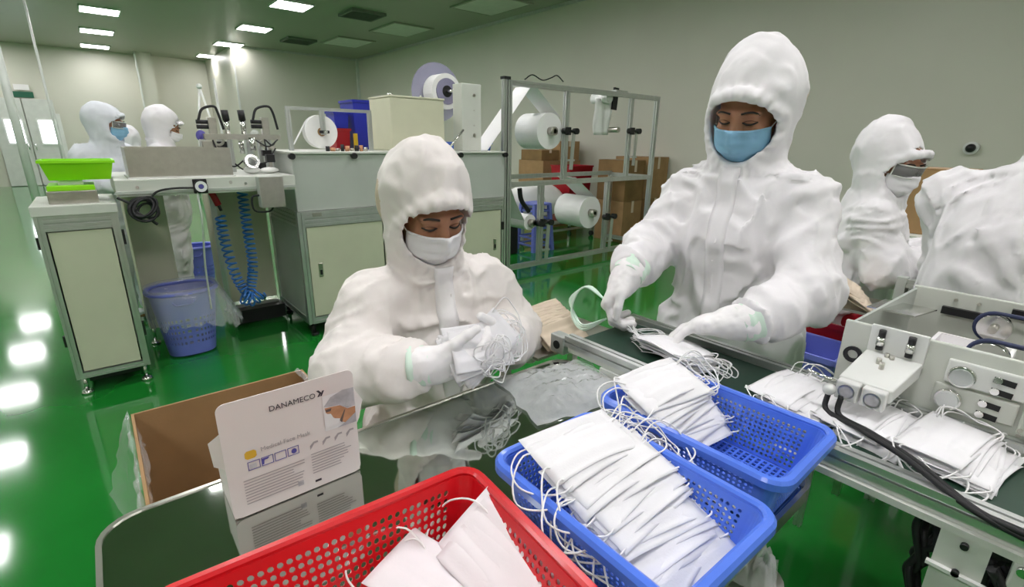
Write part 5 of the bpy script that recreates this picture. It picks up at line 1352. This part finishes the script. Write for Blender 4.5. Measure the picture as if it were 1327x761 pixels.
# ---------- crumpled clear bags
def crumple(name, label, cx, cy, z, sx, sy, hgt, rz, m, seed, n=34, edge=None):
    r = random.Random(seed); g = [[r.uniform(-1, 1) for _ in range(9)] for _ in range(9)]; g2 = [[r.uniform(-1, 1) for _ in range(24)] for _ in range(24)]
    def sm(G, u, v, N):
        x, y = u*(N-1), v*(N-1); i, j = min(int(x), N-2), min(int(y), N-2); fx, fy = x-i, y-j
        return (G[i][j]*(1-fx)+G[i+1][j]*fx)*(1-fy)+(G[i][j+1]*(1-fx)+G[i+1][j+1]*fx)*fy
    mb = MB(); vs = []; fs = []; c, s = math.cos(rz), math.sin(rz)
    for j in range(n+1):
        for i in range(n+1):
            u, v = i/n, j/n; e = (1-abs(2*u-1)**3)*(1-abs(2*v-1)**3)
            zz = hgt*(.35+.45*abs(sm(g, u, v, 9))+.35*abs(sm(g2, u, v, 24)))*max(e, .06)+.001
            x = (u-.5)*sx*(1+.06*sm(g, v, u, 9)); y = (v-.5)*sy*(1+.08*sm(g, u, v, 9))
            vs.append((cx+x*c-y*s, cy+x*s+y*c, z+zz))
    for j in range(n):
        for i in range(n): a = j*(n+1)+i; fs.append((a, a+1, a+n+2, a+n+1))
    mb.add(vs, fs, True); o = mb.build(name, m); return tag(o, label, 'plastic bag')
crumple('plastic_bag', 'crumpled shiny clear plastic bag lying on the table by the conveyor', .770, .725, ZT+.002, .27, .235, .030, math.radians(-14), 'film_dense', 5)
q = at(985, 712, z=.74)
crumple('plastic_bag', 'crumpled white plastic bag bulging out under the basket at table edge', q.x-.01, q.y, .70, .09, .07, .07, .3, 'film_dense', 6, 18)
t = thing('bag_stand', (q.x, q.y, .0), 'small steel bin stand below the table edge', 'stand')
MB().cyl((q.x-.02, q.y, 0), (q.x-.02, q.y, .70), .012, 12).build('post', 'steel', t); MB().cyl((q.x-.02, q.y, 0), (q.x-.02, q.y, .015), .07, 24).build('foot_plate', 'steel', t); MB().cyl((q.x-.02, q.y, .685), (q.x-.02, q.y, .699), .05, 20).build('dish', 'steel', t)
# ---------- sealing machine over the conveyor
sm_ = thing('sealing_machine', (1.36, -.05, .0), 'grey metal sealing machine with clamp block, knobs and belt pulleys', 'machine')
NX = 1.212
B(NX, NX+.010, -.62, .312, .872, 1.018).build('near_plate', 'paint_light', sm_, bevel=.003)
B(1.50, 1.510, -.62, .262, .872, 1.058).build('far_plate', 'paint_light', sm_, bevel=.003)
B(NX+.01, 1.50, -.62, .28, .885, .893).build('bed_plate', 'steel', sm_)
mb = MB(); mb.hexa([(NX+.01, .300, .893), (1.50, .255, .893), (NX+.01, .306, .893), (1.50, .261, .893), (NX+.01, .300, 1.01), (1.50, .255, 1.05), (NX+.01, .306, 1.01), (1.50, .261, 1.05)]); mb.build('entry_plate', 'paint_grey', sm_)
for x in (NX+.03, 1.47):
    for y in (-.55, -.14): prof((x, y, 0), (x, y, .885), .04).build('leg', 'alu', sm_)
mb = MB(); mb.hexa([(1.34, .22, 1.02), (1.44, .20, 1.02), (1.34, .31, 1.02), (1.44, .30, 1.02), (1.34, .22, 1.023), (1.44, .20, 1.023), (1.34, .31, 1.023), (1.44, .30, 1.023)]); mb.build('guide_plate', 'chrome', sm_)
# clamp bracket
B(NX-.008, NX, .165, .262, .955, 1.024).build('bracket_plate', 'trim', sm_, bevel=.002)
mb = MB(); mb.hexa([(1.055, .175, .925), (NX-.008, .165, .935), (1.055, .262, .925), (NX-.008, .262, .935), (1.055, .175, .952), (NX-.008, .165, .968), (1.055, .262, .952), (NX-.008, .262, .968)]); mb.build('clamp_block', 'trim', sm_, bevel=.003)
for y in (.198, .240):
    MB().box(1.035, 1.055, y-.019, y+.019, .912, .950).build('cylinder_head', 'white_frame', sm_, bevel=.003)
    MB().ring((1.034, y, .931), (1, 0, 0), .014, .011, .003, 22).build('cylinder_ring', 'steel', sm_); MB().cyl((1.0345, y, .931), (1.0325, y, .931), .011, 22).build('cylinder_face', 'print_grey', sm_)
for y in (.190, .240):
    MB().cyl((NX-.014, y, .985), (NX-.014, y, 1.003), .008, 14).build('bolt', 'chrome', sm_); MB().cyl((NX-.014, y, 1.003), (NX-.014, y, 1.018), .0065, 12).build('bolt_cap', 'black', sm_); MB().cyl((NX-.014, y, .975), (NX-.014, y, .985), .0065, 12).build('bolt_cap', 'black', sm_)
for (x, y) in ((1.13, .215), (1.15, .225), (1.185, .212), (1.19, .222)): MB().cyl((x, y, .958), (x, y, .974), .0045, 10).build('screw', 'steel', sm_)
MB().tube([(1.035, .262, .945), (1.03, .285, .948), (1.03, .31, .952)], .004, 8).build('fitting', 'chrome', sm_)
MB().ball((1.035, .268, .925), .012).build('hose_joint', 'trim', sm_)
for k, (dx, dy) in enumerate(((0, 0), (.0, -.022))):
    pts = [(1.035, .268+dy, .92), (1.025, .262+dy, .885), (.99, .20+dy, .89), (.945, .12+dy*.8, .892), (.905, .03+dy*.5, .875), (.893, -.06, .868+.009*k), (.90, -.20, .86+.009*k), (.91, -.35, .85+.009*k)]
    MB().tube(arc_pts(pts, 48), .005, 8).build('hose', 'black_rubber', sm_)
MB().ring((NX-.002, .285, .945), (1, 0, 0), .018, .010, .006, 20).build('port', 'black', sm_)
# knob plates
for (z0_, z1_, yy) in ((.945, .993, .085), (.895, .940, .095)):
    B(NX-.008, NX, yy-.075, yy+.045, z0_, z1_).build('knob_plate', 'trim' if z0_ > .94 else 'paint_light', sm_, bevel=.003)
    zc = (z0_+z1_)/2-.004
    MB().cyl((NX-.008, yy+.02, zc), (NX-.018, yy+.02, zc), .021, 28).build('knob', 'chrome', sm_, bevel=.002); MB().cyl((NX-.018, yy+.02, zc), (NX-.021, yy+.02, zc), .0165, 28).build('knob_face', 'alu', sm_)
    for dz in (.011, -.011):
        MB().bar((NX-.0085, yy-.022, zc+dz), (NX-.0085, yy-.052, zc+dz-.002), .011, .002, Vector((1, 0, 0))).build('slot', 'black', sm_); MB().cyl((NX-.007, yy-.028, zc+dz), (NX-.014, yy-.028, zc+dz), .0065, 12).build('slot_screw', 'chrome', sm_)
B(NX-.009, NX, -.10, .015, .885, .995).build('button_panel', 'panel_off', sm_, bevel=.004)
MB().cyl((NX-.009, -.012, .94), (NX-.016, -.012, .94), .020, 22).build('button_ring', 'white_frame', sm_); MB().cyl((NX-.016, -.012, .94), (NX-.030, -.012, .94), .016, 22).build('stop_button', 'red_button', sm_, bevel=.003)
for z in (.885, .895): MB().cyl((NX-.009, .010, z), (NX-.012, .010, z), .004, 8).build('screw', 'steel', sm_)
# pulleys with dark blue belts
for (x, y, z, r) in ((1.44, .10, 1.01, .028), (1.30, .085, .985, .030)):
    MB().cyl((x-.012, y, z), (x+.012, y, z), r, 30).build('pulley', 'chrome', sm_); MB().cyl((x-.03, y, z), (x+.05, y, z), .008, 12).build('pulley_shaft', 'steel', sm_)
    pth = [(x, y+(r+.004)*math.sin(a), z+(r+.004)*math.cos(a)) for a in [math.pi*i/14 for i in range(15)]]+[(x, -.45, z-r-.004), (x, -.45, z+r+.004)]
    MB().tube(pth, .0042, 6, closed=True).build('drive_belt', 'belt_navy', sm_)
B(1.488, 1.4995, .10, .20, 1.005, 1.022).build('slot_window', 'black', sm_); B(1.488, 1.4995, .05, .085, 1.025, 1.045).build('slot_window', 'black', sm_)
for y in (.18, .14): MB().cyl((1.499, y, 1.04), (1.494, y, 1.04), .004, 8).build('screw', 'steel', sm_)
# sealed pouch in the machine
t = thing('sealed_pouch', (1.34, .15, .893), 'white mask in clear pouch lying inside the sealing machine', 'pouch')
B(1.25, 1.40, .04, .20, .9, .955).build('support_block', 'steel', t)
B(1.245, 1.405, .05, .205, .955, .958).build('white_sheet', 'mask_white', t)
mb = MB()
for a in ((1.30, 1.40, .055, .062), (1.30, 1.40, .175, .182), (1.30, 1.307, .062, .175), (1.393, 1.40, .062, .175)): mb.box(*a, .96, .985)
mb.build('pouch_frame', 'ink_white', t)
# ---------- second conveyor beyond the machine
c2 = thing('rear_conveyor', (2.36, .25, 0), 'second grey conveyor running past the two right-hand workers', 'conveyor')
for x in (2.22, 2.50):
    prof((x, -.6, .905), (x, .41, .905), .03).build('rail', 'alu', c2); B(x-.012, x+.012, -.6, .40, .84, .888).build('side_beam', 'paint_grey', c2)
    for y in (-.45, .35): prof((x, y, 0), (x, y, .84), .035).build('leg', 'alu', c2)
B(2.237, 2.483, -.6, .39, .893, .899).build('belt', 'pu_belt', c2); MB().cyl((2.235, .39, .875), (2.485, .39, .875), .022, 20).build('end_roller', 'chrome', c2)
for x in (2.22, 2.50): B(x-.018, x+.018, .41, .44, .84, .925).build('end_plate', 'paint_grey', c2)
for k in range(12):
    put_mask((2.02+.006*k, .50+.005*k, .868+.002*k), (.95, .3+R.uniform(-.1, .1), 0), (-.3, .8, .5), 'beige mask blank stacked before the second conveyor', 'beige blanks by the second conveyor', 'beige_stack', None, (0, 0))
t = thing('blank_shelf', (2.05, .53, 0), 'narrow steel shelf before the second conveyor', 'shelf')
B(1.94, 2.16, .43, .62, .83, .838).build('plate', 'steel', t)
for x in (2.14,): MB().bar((x, .45, 0), (x, .45, .83), .025).build('leg', 'steel', t)
